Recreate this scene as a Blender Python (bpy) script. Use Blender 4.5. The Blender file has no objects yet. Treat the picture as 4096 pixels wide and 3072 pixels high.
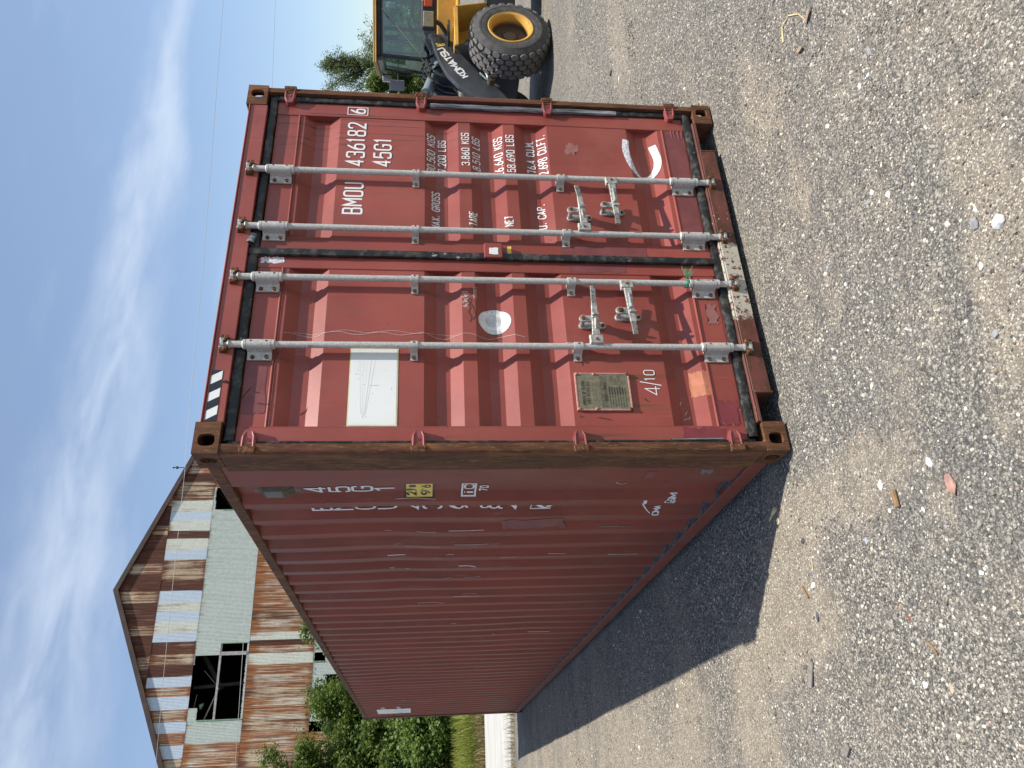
import bpy, bmesh, math, random
import numpy as np
from mathutils import Vector, Matrix, noise as mnoise

S = bpy.context.scene
C = S.collection
rnd = random.Random(7)
R = math.radians

# ------------------------------------------------------------------ camera
cam_d = bpy.data.cameras.new('camera')
cam = bpy.data.objects.new('camera', cam_d); C.objects.link(cam)
CAM = Vector((-1.49239513, -3.42636278, 1.83354284))
M3 = Matrix(((-0.0500025, 0.87871663, -0.47471764),
             (-0.10163266, -0.47732159, -0.87283154),
             (-0.99356457, 0.00460306, 0.11317358)))
m4 = M3.to_4x4(); m4.translation = CAM
cam.matrix_world = m4
cam_d.sensor_fit = 'HORIZONTAL'; cam_d.sensor_width = 36.0
cam_d.lens = 3112.157 * 36.0 / 4096.0
cam_d.clip_start = 0.05; cam_d.clip_end = 3000
S.camera = cam

# ------------------------------------------------------------------ world, sun, exposure
SUN = Vector((0.2388417, -0.29582821, 0.92490016)).normalized()
wd = bpy.data.worlds.new('World'); S.world = wd; wd.use_nodes = True
wt = wd.node_tree; wt.nodes.clear()
def wn(t, **k):
    n = wt.nodes.new(t)
    for a, b in k.items(): setattr(n, a, b)
    return n
sky = wn('ShaderNodeTexSky', sky_type='NISHITA', sun_disc=False)
sky.sun_elevation = math.asin(SUN.z); sky.sun_rotation = math.atan2(SUN.x, SUN.y)
sky.air_density = 1.0; sky.dust_density = 0.5; sky.ozone_density = 2.4; sky.altitude = 50
SKY_STRENGTH = 0.122
def wl(a, b): wt.links.new(a, b)
def wmath(op, a, b=None, c=None, clamp=False):
    n = wn('ShaderNodeMath', operation=op, use_clamp=clamp)
    for i, x in enumerate((a, b, c)):
        if x is None: continue
        if isinstance(x, (int, float)): n.inputs[i].default_value = x
        else: wl(x, n.inputs[i])
    return n.outputs[0]
wtc = wn('ShaderNodeTexCoord')
def wdot(v):
    n = wn('ShaderNodeVectorMath', operation='DOT_PRODUCT'); wl(wtc.outputs['Generated'], n.inputs[0]); n.inputs[1].default_value = v
    return n.outputs['Value']
def wsmooth(x, a, b):
    n = wn('ShaderNodeMapRange', interpolation_type='SMOOTHSTEP', clamp=True)
    wl(x, n.inputs[0]); n.inputs[1].default_value = a; n.inputs[2].default_value = b
    return n.outputs[0]
def wnoise(scale, vec, detail=6, rough=.55, dist=0.0):
    n = wn('ShaderNodeTexNoise'); n.inputs['Scale'].default_value = scale; n.inputs['Detail'].default_value = detail
    n.inputs['Roughness'].default_value = rough; n.inputs['Distortion'].default_value = dist
    wl(vec, n.inputs['Vector']); return n.outputs['Fac']
# cirrus: one long streak across the sky on a great circle, with wisps combed along it
CB_N = Vector((-0.016041, -0.396707, 0.917805)); CB_T = Vector((-0.904045, 0.397883, 0.156178)); CB_C = Vector((0.427135, 0.827223, 0.365044))
dn = wdot(CB_N); dt = wdot(CB_T); dc = wdot(CB_C)
cv = wn('ShaderNodeCombineXYZ')
wl(wmath('MULTIPLY', dn, 7.0), cv.inputs[0]); wl(wmath('MULTIPLY', dt, 2.0), cv.inputs[1]); wl(dc, cv.inputs[2])
n1 = wnoise(2.2, cv.outputs[0], 5, .52, .3)
n2 = wnoise(4.2, cv.outputs[0], 6, .52, .35)
warp = wmath('MULTIPLY', wmath('SUBTRACT', n1, .5), .10)
dd = wmath('ABSOLUTE', wmath('ADD', dn, warp))
wid = wmath('MULTIPLY_ADD', dt, 0.085, 0.062)         # the streak narrows towards its far end
band = wmath('SUBTRACT', 1.0, wmath('DIVIDE', dd, wmath('MAXIMUM', wid, .02)), clamp=True)
band = wmath('MULTIPLY', wsmooth(band, -.1, 1.1), wsmooth(n2, .15, .72))
wisp = wmath('MULTIPLY', wmath('MULTIPLY', wsmooth(n1, .47, .74), wsmooth(n2, .44, .72)), .20)
cloud = wmath('MULTIPLY_ADD', wmath('MAXIMUM', band, wisp), .46, .11, clamp=True)
up = wn('ShaderNodeSeparateXYZ'); wl(wtc.outputs['Generated'], up.inputs[0])
bg = wn('ShaderNodeBackground'); bg.inputs['Strength'].default_value = SKY_STRENGTH
mixc = wn('ShaderNodeMix', data_type='RGBA')
wl(wmath('MULTIPLY', cloud, wsmooth(up.outputs['Z'], -.02, .12)), mixc.inputs['Factor']); wl(sky.outputs['Color'], mixc.inputs['A'])
mixc.inputs['B'].default_value = (5.6, 6.2, 7.1, 1)
wl(mixc.outputs['Result'], bg.inputs['Color'])
wo = wn('ShaderNodeOutputWorld'); wl(bg.outputs[0], wo.inputs['Surface'])

sun_d = bpy.data.lights.new('sun', 'SUN'); sun_d.energy = 5.0; sun_d.angle = R(0.53); sun_d.color = (1.0, 0.955, 0.88)
sun = bpy.data.objects.new('sun', sun_d); C.objects.link(sun)
sun.rotation_euler = (-SUN).to_track_quat('-Z', 'Y').to_euler(); sun.location = (10, -12, 40)
S.view_settings.view_transform = 'Standard'; S.view_settings.look = 'None'
S.view_settings.gamma = 1.0; S.view_settings.use_curve_mapping = False
S.view_settings.exposure = 0.36
S.render.engine = 'CYCLES'
S.cycles.use_denoising = True
S.cycles.max_bounces = 8; S.cycles.diffuse_bounces = 4; S.cycles.glossy_bounces = 3
S.cycles.transmission_bounces = 6; S.cycles.transparent_max_bounces = 12
S.cycles.caustics_reflective = False; S.cycles.caustics_refractive = False

# ------------------------------------------------------------------ material helper
class NM:
    def __init__(s, name, rough=.6, metal=0.0, spec=.5):
        s.m = bpy.data.materials.new(name); s.m.use_nodes = True
        s.t = s.m.node_tree; s.b = s.t.nodes['Principled BSDF']
        s.b.inputs['Roughness'].default_value = rough; s.b.inputs['Metallic'].default_value = metal
        s.b.inputs['Specular IOR Level'].default_value = spec
        s._tc = None; s._oi = None
    def n(s, t, **k):
        n = s.t.nodes.new(t)
        for a, b in k.items(): setattr(n, a, b)
        return n
    def l(s, a, b): s.t.links.new(a, b)
    def put(s, x, sock):
        if isinstance(x, (int, float)): sock.default_value = x
        elif isinstance(x, (tuple, list)): sock.default_value = tuple(x) + ((1,) if len(x) == 3 and len(sock.default_value) == 4 else ())
        else: s.l(x, sock)
    def tc(s, which='Object', scale=(1, 1, 1), loc=(0, 0, 0), rot=(0, 0, 0), rand=0):
        if s._tc is None: s._tc = s.n('ShaderNodeTexCoord')
        v = s._tc.outputs[which]
        mp = s.n('ShaderNodeMapping'); s.l(v, mp.inputs[0])
        mp.inputs['Scale'].default_value = scale; mp.inputs['Location'].default_value = loc; mp.inputs['Rotation'].default_value = rot
        v = mp.outputs[0]
        if rand:
            a = s.n('ShaderNodeVectorMath', operation='ADD'); s.l(v, a.inputs[0])
            sc = s.n('ShaderNodeVectorMath', operation='SCALE'); s.l(s.rand3(), sc.inputs[0]); sc.inputs['Scale'].default_value = rand
            s.l(sc.outputs[0], a.inputs[1]); v = a.outputs[0]
        return v
    def rand(s):
        if s._oi is None: s._oi = s.n('ShaderNodeObjectInfo')
        return s._oi.outputs['Random']
    def rand3(s):
        w = s.n('ShaderNodeTexWhiteNoise', noise_dimensions='1D'); s.l(s.rand(), w.inputs['W']); return w.outputs['Color']
    def noise(s, scale, vec=None, detail=4, rough=.55, dist=0.0, out='Fac'):
        n = s.n('ShaderNodeTexNoise'); n.inputs['Scale'].default_value = scale; n.inputs['Detail'].default_value = detail
        n.inputs['Roughness'].default_value = rough; n.inputs['Distortion'].default_value = dist
        s.l(vec if vec is not None else s.tc(), n.inputs['Vector']); return n.outputs[out]
    def voro(s, scale, vec=None, feature='F1', out='Distance', rnd_=1.0):
        n = s.n('ShaderNodeTexVoronoi', feature=feature); n.inputs['Scale'].default_value = scale
        n.inputs['Randomness'].default_value = rnd_
        s.l(vec if vec is not None else s.tc(), n.inputs['Vector']); return n.outputs[out]
    def ramp(s, fac, stops, interp='LINEAR'):
        n = s.n('ShaderNodeValToRGB'); cr = n.color_ramp; cr.interpolation = interp
        while len(cr.elements) < len(stops): cr.elements.new(.5)
        for e, (p, c) in zip(cr.elements, stops):
            e.position = p; e.color = tuple(c) + ((1,) if len(c) == 3 else ()) if not isinstance(c, (int, float)) else (c, c, c, 1)
        s.put(fac, n.inputs[0]); return n.outputs['Color']
    def ss(s, x, a, b, lo=0.0, hi=1.0):
        n = s.n('ShaderNodeMapRange', interpolation_type='SMOOTHSTEP', clamp=True)
        s.put(x, n.inputs[0]); n.inputs[1].default_value = a; n.inputs[2].default_value = b
        n.inputs[3].default_value = lo; n.inputs[4].default_value = hi; return n.outputs[0]
    def math(s, op, a, b=None, c=None, clamp=False):
        n = s.n('ShaderNodeMath', operation=op, use_clamp=clamp)
        for i, x in enumerate((a, b, c)):
            if x is not None: s.put(x, n.inputs[i])
        return n.outputs[0]
    def mul(s, *a):
        r = a[0]
        for x in a[1:]: r = s.math('MULTIPLY', r, x)
        return r
    def mix(s, f, a, b, blend='MIX'):
        n = s.n('ShaderNodeMix', data_type='RGBA', blend_type=blend)
        s.put(f, n.inputs['Factor']); s.put(a, n.inputs['A']); s.put(b, n.inputs['B']); return n.outputs['Result']
    def xyz(s, vec):
        n = s.n('ShaderNodeSeparateXYZ'); s.l(vec, n.inputs[0]); return n.outputs
    def bump(s, h, strength=.5, dist=.01, prev=None):
        n = s.n('ShaderNodeBump'); n.inputs['Strength'].default_value = strength; n.inputs['Distance'].default_value = dist
        s.put(h, n.inputs['Height'])
        if prev is not None: s.l(prev, n.inputs['Normal'])
        return n.outputs[0]
    def fin(s, col=None, rough=None, normal=None, metal=None):
        if col is not None: s.put(col, s.b.inputs['Base Color'])
        if rough is not None: s.put(rough, s.b.inputs['Roughness'])
        if metal is not None: s.put(metal, s.b.inputs['Metallic'])
        if normal is not None: s.l(normal, s.b.inputs['Normal'])
        return s.m

def hexc(r, g, b):     # sRGB 0..255 -> linear
    f = lambda c: (c / 255 / 12.92) if c <= 10 else ((c / 255 + .055) / 1.055) ** 2.4
    return (f(r), f(g), f(b))

MAT = {}
# ---- container paints
RED = (0.292, 0.062, 0.046)
def paint_red(name, base, dirt=.5, side=False):
    N = NM(name, .52, 0, .22 if side else .5)
    big = N.noise(1.3, None, 5, .6)
    col = N.mix(N.ss(big, .35, .7), tuple(c * .84 for c in base), tuple(c * 1.12 for c in base))
    fad = N.noise(2.4, N.tc(scale=(1, 1, .6), loc=(11, 4, 6)), 6, .68)
    col = N.mix(N.ss(fad, .50, .72, 0, .38), col, tuple(.55 * c + .45 * q for c, q in zip(base, (.38, .17, .14))))
    st = N.noise(1.0, N.tc(scale=(38, 38, 1.1)), 5, .65)               # vertical rain streaks
    col = N.mix(N.mul(N.ss(st, .56, .74), .34 * dirt), col, (.07, .035, .025))
    st2 = N.noise(1.0, N.tc(scale=(9, 9, .5), loc=(3, 1, 7)), 5, .6)
    col = N.mix(N.mul(N.ss(st2, .48, .72), .45 * dirt), col, (.20, .085, .055))  # brownish chalking
    sc = N.noise(1.0, N.tc(scale=(90, 90, 2.2), loc=(9, 2, 4)), 3, .7)
    msk = N.noise(1.1, N.tc(loc=(4, 8, 1)), 3, .6)
    col = N.mix(N.mul(N.ss(sc, .66, .72), N.ss(msk, .50, .62), .40), col, (.47, .30, .26))    # scuffs
    dots = N.voro(26, N.tc(loc=(.3, .7, .1)))
    dm = N.noise(2.2, N.tc(loc=(14, 3, 5)), 3, .6)
    col = N.mix(N.mul(N.ss(dots, .12, .07), N.ss(dm, .52, .62), .8), col, (.05, .022, .016))  # rust pinholes
    if side:
        z = N.xyz(N.tc())[2]
        top = N.mul(N.ss(z, 2.50, 2.74), N.ss(N.noise(7, None, 4, .6), .45, .6))
        col = N.mix(N.mul(top, .55), col, (.20, .085, .045))
        lowz = N.mul(N.ss(z, .95, .2), N.ss(N.noise(3.3, N.tc(scale=(1, 1, .6)), 5, .65), .44, .66))
        col = N.mix(N.mul(lowz, .5), col, (.17, .075, .05))
        ab = N.noise(1.0, N.tc(scale=(16, 16, 1.6), loc=(2, 5, 3)), 6, .7)
        abm = N.noise(1.0, N.tc(scale=(.5, .5, 1.3), loc=(1, 2.4, 8)), 3, .6)
        col = N.mix(N.mul(N.ss(ab, .62, .68), N.ss(abm, .54, .62), .75), col, (.30, .27, .26))
    h = N.noise(1.6, None, 3, .5)
    nb = N.bump(h, .25, .02)
    nb = N.bump(N.noise(60, None, 3, .6), .12, .002, nb)
    return N.fin(col, N.ss(big, .3, .7, .48, .60) if side else N.ss(big, .3, .7, .38, .52), nb)
MAT['red'] = paint_red('container_red_paint', RED, .55)
MAT['side'] = paint_red('weathered_side_paint', (0.240, 0.056, 0.038), 1.0, True)
MAT['hinge'] = paint_red('hinge_paint', (0.27, 0.058, 0.055), .8)

def door_paint():
    m = paint_red('door_paint', RED, .6); m.name = 'door_paint'
    N = NM.__new__(NM); N.m = m; N.t = m.node_tree; N.b = N.t.nodes['Principled BSDF']; N._tc = None; N._oi = None
    src = N.b.inputs['Base Color'].links[0].from_socket
    x, y, z = N.xyz(N.tc())[:3]
    def drip(cx, w, top, bot, amt, col, src):
        d = N.math('ABSOLUTE', N.math('SUBTRACT', x, cx))
        f = N.mul(N.ss(d, w, w * .2), N.ss(z, bot, bot + (top - bot) * .7), N.ss(z, top + .012, top), N.ss(N.noise(1.0, N.tc(scale=(60, 20, 3)), 4, .6), .35, .6), amt)
        return N.mix(f, src, col)
    src = drip(.437, .035, .775, .45, .95, (.13, .055, .022), src)      # rust running from the plate's screws
    src = drip(.262, .030, .775, .52, .9, (.14, .065, .03), src)
    for (cx, tp, ln, am) in ((.535, 2.60, .14, .6), (.955, 2.60, .18, .55), (1.290, 2.60, .16, .6), (1.705, 2.60, .2, .6), (.530, 1.86, .12, .5), (.958, 1.86, .18, .6), (1.290, 1.86, .25, .7), (1.706, 1.86, .16, .5), (.54, 1.0, .14, .5), (1.29, 1.0, .18, .6), (.10, 1.82, .3, .5), (.10, 1.02, .3, .6), (2.31, 1.82, .3, .6), (2.31, 1.02, .25, .5)):
        src = drip(cx, .020, tp, tp - ln, am, (.10, .040, .024), src)
    # dark water lines on the hinge side of the right door
    v = N.noise(1.0, N.tc(scale=(34, 5, .45), rot=(0, R(1.5), 0)), 4, .65, .3)
    f = N.mul(N.ss(v, .575, .60), N.ss(v, .64, .61), N.ss(x, 1.80, 2.2), N.ss(z, 1.0, 2.2), .75)
    src = N.mix(f, src, (.03, .016, .014))
    N.put(src, N.b.inputs['Base Color'])
    return m
MAT['door'] = door_paint()

def rust_mat(name, paint=.35, pale=.5):
    N = NM(name, .78, 0, .3)
    st = N.math('ADD', N.mul(N.noise(1.0, N.tc(scale=(60, 60, 6.5)), 7, .68), .55), N.mul(N.noise(9, N.tc(scale=(1, 1, .55), loc=(5, 5, 2)), 6, .7), .45))
    fine = N.noise(1.0, N.tc(scale=(130, 130, 20), loc=(3, 1, 2)), 5, .7)
    col = N.ramp(st, [(.28, (.024, .011, .008)), (.46, (.085, .037, .017)), (.60, (.155, .066, .027)), (.78, (.26, .125, .050))])
    col = N.mix(N.mul(N.ss(fine, .54, .66), pale), col, (.34, .17, .075))
    bl = N.noise(1.0, N.tc(scale=(14, 14, 2.0), loc=(7, 3, 1)), 5, .65)
    col = N.mix(N.ss(bl, .50, .60, 0, paint), col, (.135, .042, .032))
    og = N.noise(1.0, N.tc(scale=(10, 10, 1.6), loc=(2, 8, 5)), 5, .7)
    col = N.mix(N.ss(og, .52, .66, 0, .6), col, (.27, .115, .042))
    gr = N.noise(1.0, N.tc(scale=(22, 22, 4), loc=(1, 9, 4)), 4, .6)
    col = N.mix(N.ss(gr, .68, .74, 0, .6), col, (.30, .27, .27))
    nb = N.bump(st, .5, .006); nb = N.bump(fine, .3, .003, nb)
    return N.fin(col, .8, nb)
MAT['rust'] = rust_mat('streaky_rusted_steel', .40, .55)
MAT['rustred'] = rust_mat('rust_over_red_paint', .85, .35)
def knob_rust():
    N = NM('pitted_rust', .85, 0, .25)
    a = N.noise(70, None, 5, .65)
    col = N.ramp(a, [(.3, (.035, .016, .010)), (.5, (.12, .05, .022)), (.7, (.24, .11, .05))])
    return N.fin(col, .85, N.bump(a, .6, .004))
MAT['pit'] = knob_rust()
def sill_paint():
    N = NM('sill_paint_red_and_peeling_white', .62, 0, .35)
    x, y, z = N.xyz(N.tc())[:3]
    base = N.mix(N.ss(N.noise(6, N.tc(scale=(1, 1, 2.5)), 5, .65), .42, .62), (.150, .048, .036), (.085, .036, .022))
    base = N.mix(N.ss(N.noise(40, None, 4, .6), .62, .7), base, (.26, .13, .06))
    edge = N.math('ADD', x, N.math('MULTIPLY', N.math('SUBTRACT', N.noise(14, None, 5, .7), .5), .25))
    w = N.mul(N.ss(edge, .70, .95), N.ss(edge, 1.34, 1.28))
    sp = N.noise(34, N.tc(scale=(1, 1, 1)), 5, .7)
    solid = N.ss(x, .72, .95)
    keep = N.ss(N.math('ADD', sp, N.mul(solid, .075)), .50, .53)
    white = N.mix(N.noise(9, None, 3, .5), (.41, .37, .29), (.50, .455, .37))
    col = N.mix(N.mul(N.ss(w, .2, .45), keep), base, white)
    # pale splashes right of the white section
    spl = N.mul(N.ss(N.voro(42), .22, .15), N.ss(x, 1.30, 1.38), N.ss(x, 1.62, 1.45), N.ss(N.noise(9, N.tc(loc=(5, 5, 5)), 3), .46, .56))
    col = N.mix(spl, col, (.62, .55, .42))
    return N.fin(col, .6, N.bump(sp, .3, .003))
MAT['sill'] = sill_paint()
def rubber():
    N = NM('weathered_black_gasket', .55, 0, .4)
    a = N.noise(1.0, N.tc(scale=(22, 30, 22)), 5, .65)
    col = N.mix(N.ss(a, .45, .7), (.012, .013, .013), (.085, .082, .070))
    b = N.noise(1.0, N.tc(scale=(9, 30, 9), loc=(4, 2, 7)), 5, .7)
    col = N.mix(N.ss(b, .66, .70, 0, .9), col, (.42, .42, .40))
    return N.fin(col, N.ss(a, .3, .7, .42, .7), N.bump(a, .4, .006))
MAT['rubber'] = rubber()
def seal_grey():
    N = NM('grey_torn_sealant', .6)
    a = N.noise(1.0, N.tc(scale=(60, 60, 5)), 6, .7)
    col = N.ramp(a, [(.35, (.02, .02, .022)), (.52, (.16, .17, .18)), (.68, (.38, .40, .41))])
    return N.fin(col, .6, N.bump(a, .5, .004))
MAT['sealant'] = seal_grey()
def galv():
    N = NM('galvanised_locking_bar', .55, .08, .5)
    a = N.noise(90, None, 4, .6); b = N.noise(5, N.tc(scale=(1, 1, .5)), 4, .6)
    col = N.mix(N.ss(a, .35, .7), (.43, .41, .375), (.60, .575, .53))
    col = N.mix(N.ss(b, .45, .7, 0, .5), col, (.47, .44, .38))
    c = N.noise(1.0, N.tc(scale=(120, 120, 6), loc=(2, 7, 3)), 4, .7)
    col = N.mix(N.ss(c, .58, .70, 0, .7), col, (.13, .115, .10))
    d = N.noise(1.0, N.tc(scale=(45, 45, 14), loc=(8, 3, 1)), 4, .7)
    col = N.mix(N.ss(d, .64, .72, 0, .7), col, (.22, .115, .065))
    return N.fin(col, N.ss(a, .3, .7, .45, .62), N.bump(a, .25, .002))
MAT['galv'] = galv()
def cast():
    N = NM('worn_cast_galvanised', .5, .35, .5)
    a = N.noise(55, None, 5, .65)
    col = N.ramp(a, [(.3, (.16, .15, .13)), (.5, (.40, .385, .35)), (.7, (.62, .60, .56))])
    return N.fin(col, .5, N.bump(a, .5, .004))
MAT['cast'] = cast()
def simple(name, col, rough=.6, metal=0, var=.15, scale=20, bump=.1, spec=.5):
    N = NM(name, rough, metal, spec)
    a = N.noise(scale, None, 5, .6)
    c = N.mix(N.ss(a, .3, .7), tuple(x * (1 - var) for x in col), tuple(min(1, x * (1 + var)) for x in col))
    return N.fin(c, rough, N.bump(a, bump, .004) if bump else None)
def white_paint():
    N = NM('white_marking_paint', .55)
    a = N.noise(45, None, 5, .7)
    col = N.mix(N.ss(a, .60, .70, 0, .35), (.80, .79, .76), (.45, .25, .22))
    return N.fin(col)
MAT['white'] = white_paint()
def spray():
    N = NM('white_spray_paint', .7)
    a = N.noise(110, N.tc(scale=(1, 1, 1)), 5, .75)
    N.b.inputs['Base Color'].default_value = (.80, .79, .80, 1)
    N.put(N.ss(a, .34, .56, .25, 1.0), N.b.inputs['Alpha'])
    return N.m
MAT['spray'] = spray()
MAT['scratch'] = simple('chalk_scratch', (.62, .50, .47), .8, 0, .2, 60, 0)
MAT['darkline'] = simple('dark_scratch', (.05, .03, .022), .8, 0, .3, 60, 0)
MAT['dent_grey'] = simple('bare_scraped_steel', (.20, .175, .165), .55, .3, .35, 50, .2)
MAT['touchup'] = simple('darker_touch_up_paint', (.20, .038, .045), .38, 0, .12, 14, .25)
MAT['touchup2'] = simple('brown_touch_up_paint', (.19, .052, .052), .5, 0, .15, 10, .45)
MAT['orange'] = simple('orange_primer_patch', (.43, .155, .085), .7, 0, .15, 18, .1)
MAT['ghost'] = simple('faded_removed_decal', (.29, .12, .105), .6, 0, .12, 30, 0)
MAT['black_paint'] = simple('black_stripe_paint', (.012, .014, .022), .45, 0, .3, 25, 0)
MAT['yellow_label'] = simple('yellow_label_vinyl', (.80, .56, .10), .5, 0, .08, 25, 0)
def sticker():
    N = NM('white_vinyl_sticker', .45)
    a = N.noise(2.0, None, 4, .6); b = N.voro(38, N.tc(loc=(1, 2, 3)))
    col = N.mix(N.ss(a, .4, .7), (.80, .80, .76), (.72, .72, .69))
    col = N.mix(N.mul(N.ss(b, .10, .06), N.ss(N.noise(3, N.tc(loc=(7, 1, 1))), .5, .6), .8), col, (.10, .09, .10))
    return N.fin(col)
MAT['sticker'] = sticker()
MAT['sticker_edge'] = simple('yellowed_sticker_edge', (.70, .66, .38), .5, 0, .1, 20, 0)
MAT['faint_yellow'] = simple('faded_yellow_print', (.79, .785, .735), .5, 0, .03, 20, 0)
MAT['faint_grey'] = simple('faded_grey_print', (.42, .43, .43), .5, 0, .2, 40, 0)
MAT['faint_grey2'] = simple('faded_grey_emblem', (.56, .56, .54), .5, 0, .2, 45, 0)
def brass():
    N = NM('tarnished_approval_plate', .5, .35, .5)
    a = N.noise(30, None, 5, .65)
    col = N.mix(N.ss(a, .35, .7), (.185, .165, .105), (.26, .235, .16))
    return N.fin(col, .5, N.bump(a, .15, .002))
MAT['brass'] = brass()
MAT['plate_ink'] = simple('plate_print', (.035, .03, .022), .6, 0, .2, 50, 0)
MAT['rivet'] = simple('pink_painted_rivet', (.45, .21, .17), .5, 0, .25, 60, .2)
MAT['vent'] = simple('grey_green_vent_plastic', (.135, .118, .085), .6, 0, .15, 30, .1)
MAT['twine'] = simple('green_nylon_twine', (.03, .30, .16), .6, 0, .3, 80, 0)
MAT['dark'] = simple('dark_underside', (.03, .022, .018), .9, 0, .3, 8, 0)
MAT['sealant_d'] = simple('dirty_grey_sealant', (.10, .088, .082), .8, 0, .35, 25, .3)
MAT['roof_c'] = simple('container_roof_paint', (.16, .05, .04), .7, 0, .3, 3, .1)

# ------------------------------------------------------------------ mesh helper
class MB:
    def __init__(s): s.v = []; s.f = []; s.m = []
    def add(s, vs, fs, mi=0):
        o = len(s.v); s.v += [tuple(p) for p in vs]; s.f += [tuple(i + o for i in f) for f in fs]; s.m += [mi] * len(fs); return s
    def box(s, x0, x1, y0, y1, z0, z1, mi=0):
        vs = [(x0, y0, z0), (x1, y0, z0), (x1, y1, z0), (x0, y1, z0), (x0, y0, z1), (x1, y0, z1), (x1, y1, z1), (x0, y1, z1)]
        return s.add(vs, [(0, 3, 2, 1), (4, 5, 6, 7), (0, 1, 5, 4), (1, 2, 6, 5), (2, 3, 7, 6), (3, 0, 4, 7)], mi)
    def obox(s, c, ax, ay, az, hx, hy, hz, mi=0):
        c = Vector(c); ax = Vector(ax).normalized(); ay = Vector(ay).normalized(); az = Vector(az).normalized(); vs = []
        for k in (-1, 1):
            for (i, j) in ((-1, -1), (1, -1), (1, 1), (-1, 1)): vs.append(c + ax * hx * i + ay * hy * j + az * hz * k)
        return s.add(vs, [(0, 3, 2, 1), (4, 5, 6, 7), (0, 1, 5, 4), (1, 2, 6, 5), (2, 3, 7, 6), (3, 0, 4, 7)], mi)
    def prism(s, poly, fn, a, b, mi=0):       # poly: 2-D outline, fn(u,v,w)->3-D
        n = len(poly); vs = [fn(u, v, a) for u, v in poly] + [fn(u, v, b) for u, v in poly]
        fs = [tuple(range(n - 1, -1, -1)), tuple(range(n, 2 * n))] + [(i, (i + 1) % n, n + (i + 1) % n, n + i) for i in range(n)]
        return s.add(vs, fs, mi)
    def tube(s, pts, r, n=10, mi=0, caps=True):
        pts = [Vector(p) for p in pts]; L = len(pts); rs = r if isinstance(r, (list, tuple)) else [r] * L
        vs = []; prev = None
        for i, p in enumerate(pts):
            t = (pts[min(i + 1, L - 1)] - pts[max(i - 1, 0)])
            if t.length < 1e-9: t = Vector((0, 0, 1))
            t.normalize()
            if prev is None:
                a = Vector((0, 0, 1)) if abs(t.z) < .9 else Vector((1, 0, 0)); u = t.cross(a).normalized()
            else:
                u = (prev - t * prev.dot(t))
                u = u.normalized() if u.length > 1e-6 else t.orthogonal().normalized()
            prev = u; w = t.cross(u)
            vs += [p + (u * math.cos(2 * math.pi * k / n) + w * math.sin(2 * math.pi * k / n)) * rs[i] for k in range(n)]
        fs = [(i * n + k, i * n + (k + 1) % n, (i + 1) * n + (k + 1) % n, (i + 1) * n + k) for i in range(L - 1) for k in range(n)]
        if caps: fs += [tuple(range(n - 1, -1, -1)), tuple(range((L - 1) * n, L * n))]
        return s.add(vs, fs, mi)
    def lathe(s, prof, org, axis, n=32, mi=0, start=None):   # prof: (radius, height along axis)
        org = Vector(org); ax = Vector(axis).normalized(); u = (Vector(start) if start else ax.orthogonal()).normalized(); w = ax.cross(u)
        vs = []
        for (r, h) in prof: vs += [org + ax * h + (u * math.cos(2 * math.pi * k / n) + w * math.sin(2 * math.pi * k / n)) * r for k in range(n)]
        L = len(prof)
        fs = [(i * n + k, i * n + (k + 1) % n, (i + 1) * n + (k + 1) % n, (i + 1) * n + k) for i in range(L - 1) for k in range(n)]
        return s.add(vs, fs, mi)
    def bolt(s, p, nrm, r=.011, h=.008, mi=1, n=6):
        nrm = Vector(nrm).normalized(); p = Vector(p); return s.tube([p, p + nrm * h], r, n, mi)
    def build(s, name, mats, parent=None, smooth=False, bevel=0, seg=1, angle=35):
        me = bpy.data.meshes.new(name); me.from_pydata(s.v, [], s.f)
        mats = mats if isinstance(mats, (list, tuple)) else [mats]
        for m in mats: me.materials.append(MAT[m] if isinstance(m, str) else m)
        if len(mats) > 1: me.polygons.foreach_set('material_index', s.m)
        if smooth:
            me.polygons.foreach_set('use_smooth', [True] * len(me.polygons))
            me.set_sharp_from_angle(angle=R(angle))
        me.validate(); me.update()
        o = bpy.data.objects.new(name, me); C.objects.link(o)
        if parent is not None: o.parent = parent
        if bevel:
            b = o.modifiers.new('bevel', 'BEVEL'); b.width = bevel; b.segments = seg; b.limit_method = 'ANGLE'; b.angle_limit = R(40)
        return o

def tag(o, label=None, cat=None, group=None, kind=None):
    if label: o['label'] = label
    if cat: o['category'] = cat
    if group: o['group'] = group
    if kind: o['kind'] = kind
    return o
def thing(name, label, cat, loc=(0, 0, 0), rz=0, group=None):
    o = bpy.data.objects.new(name, None); C.objects.link(o); o.empty_display_size = .2
    o.location = loc; o.rotation_euler = (0, 0, rz)
    return tag(o, label, cat, group)
def npmesh(name, V, F, mats, parent=None, kind=None, mi=None, smooth=False):
    me = bpy.data.meshes.new(name)
    V = np.asarray(V, dtype=np.float32); F = np.asarray(F, dtype=np.int32)
    me.vertices.add(len(V)); me.vertices.foreach_set('co', V.ravel())
    k = F.shape[1]; me.loops.add(F.size); me.loops.foreach_set('vertex_index', F.ravel())
    me.polygons.add(len(F)); me.polygons.foreach_set('loop_start', np.arange(0, F.size, k, dtype=np.int32))
    me.polygons.foreach_set('loop_total', np.full(len(F), k, dtype=np.int32))
    for m in (mats if isinstance(mats, (list, tuple)) else [mats]): me.materials.append(MAT[m] if isinstance(m, str) else m)
    if mi is not None: me.polygons.foreach_set('material_index', np.asarray(mi, dtype=np.int32))
    if smooth: me.polygons.foreach_set('use_smooth', np.ones(len(F), dtype=bool))
    me.update(calc_edges=True)
    o = bpy.data.objects.new(name, me); C.objects.link(o)
    if parent is not None: o.parent = parent
    if kind: o['kind'] = kind
    return o

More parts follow.
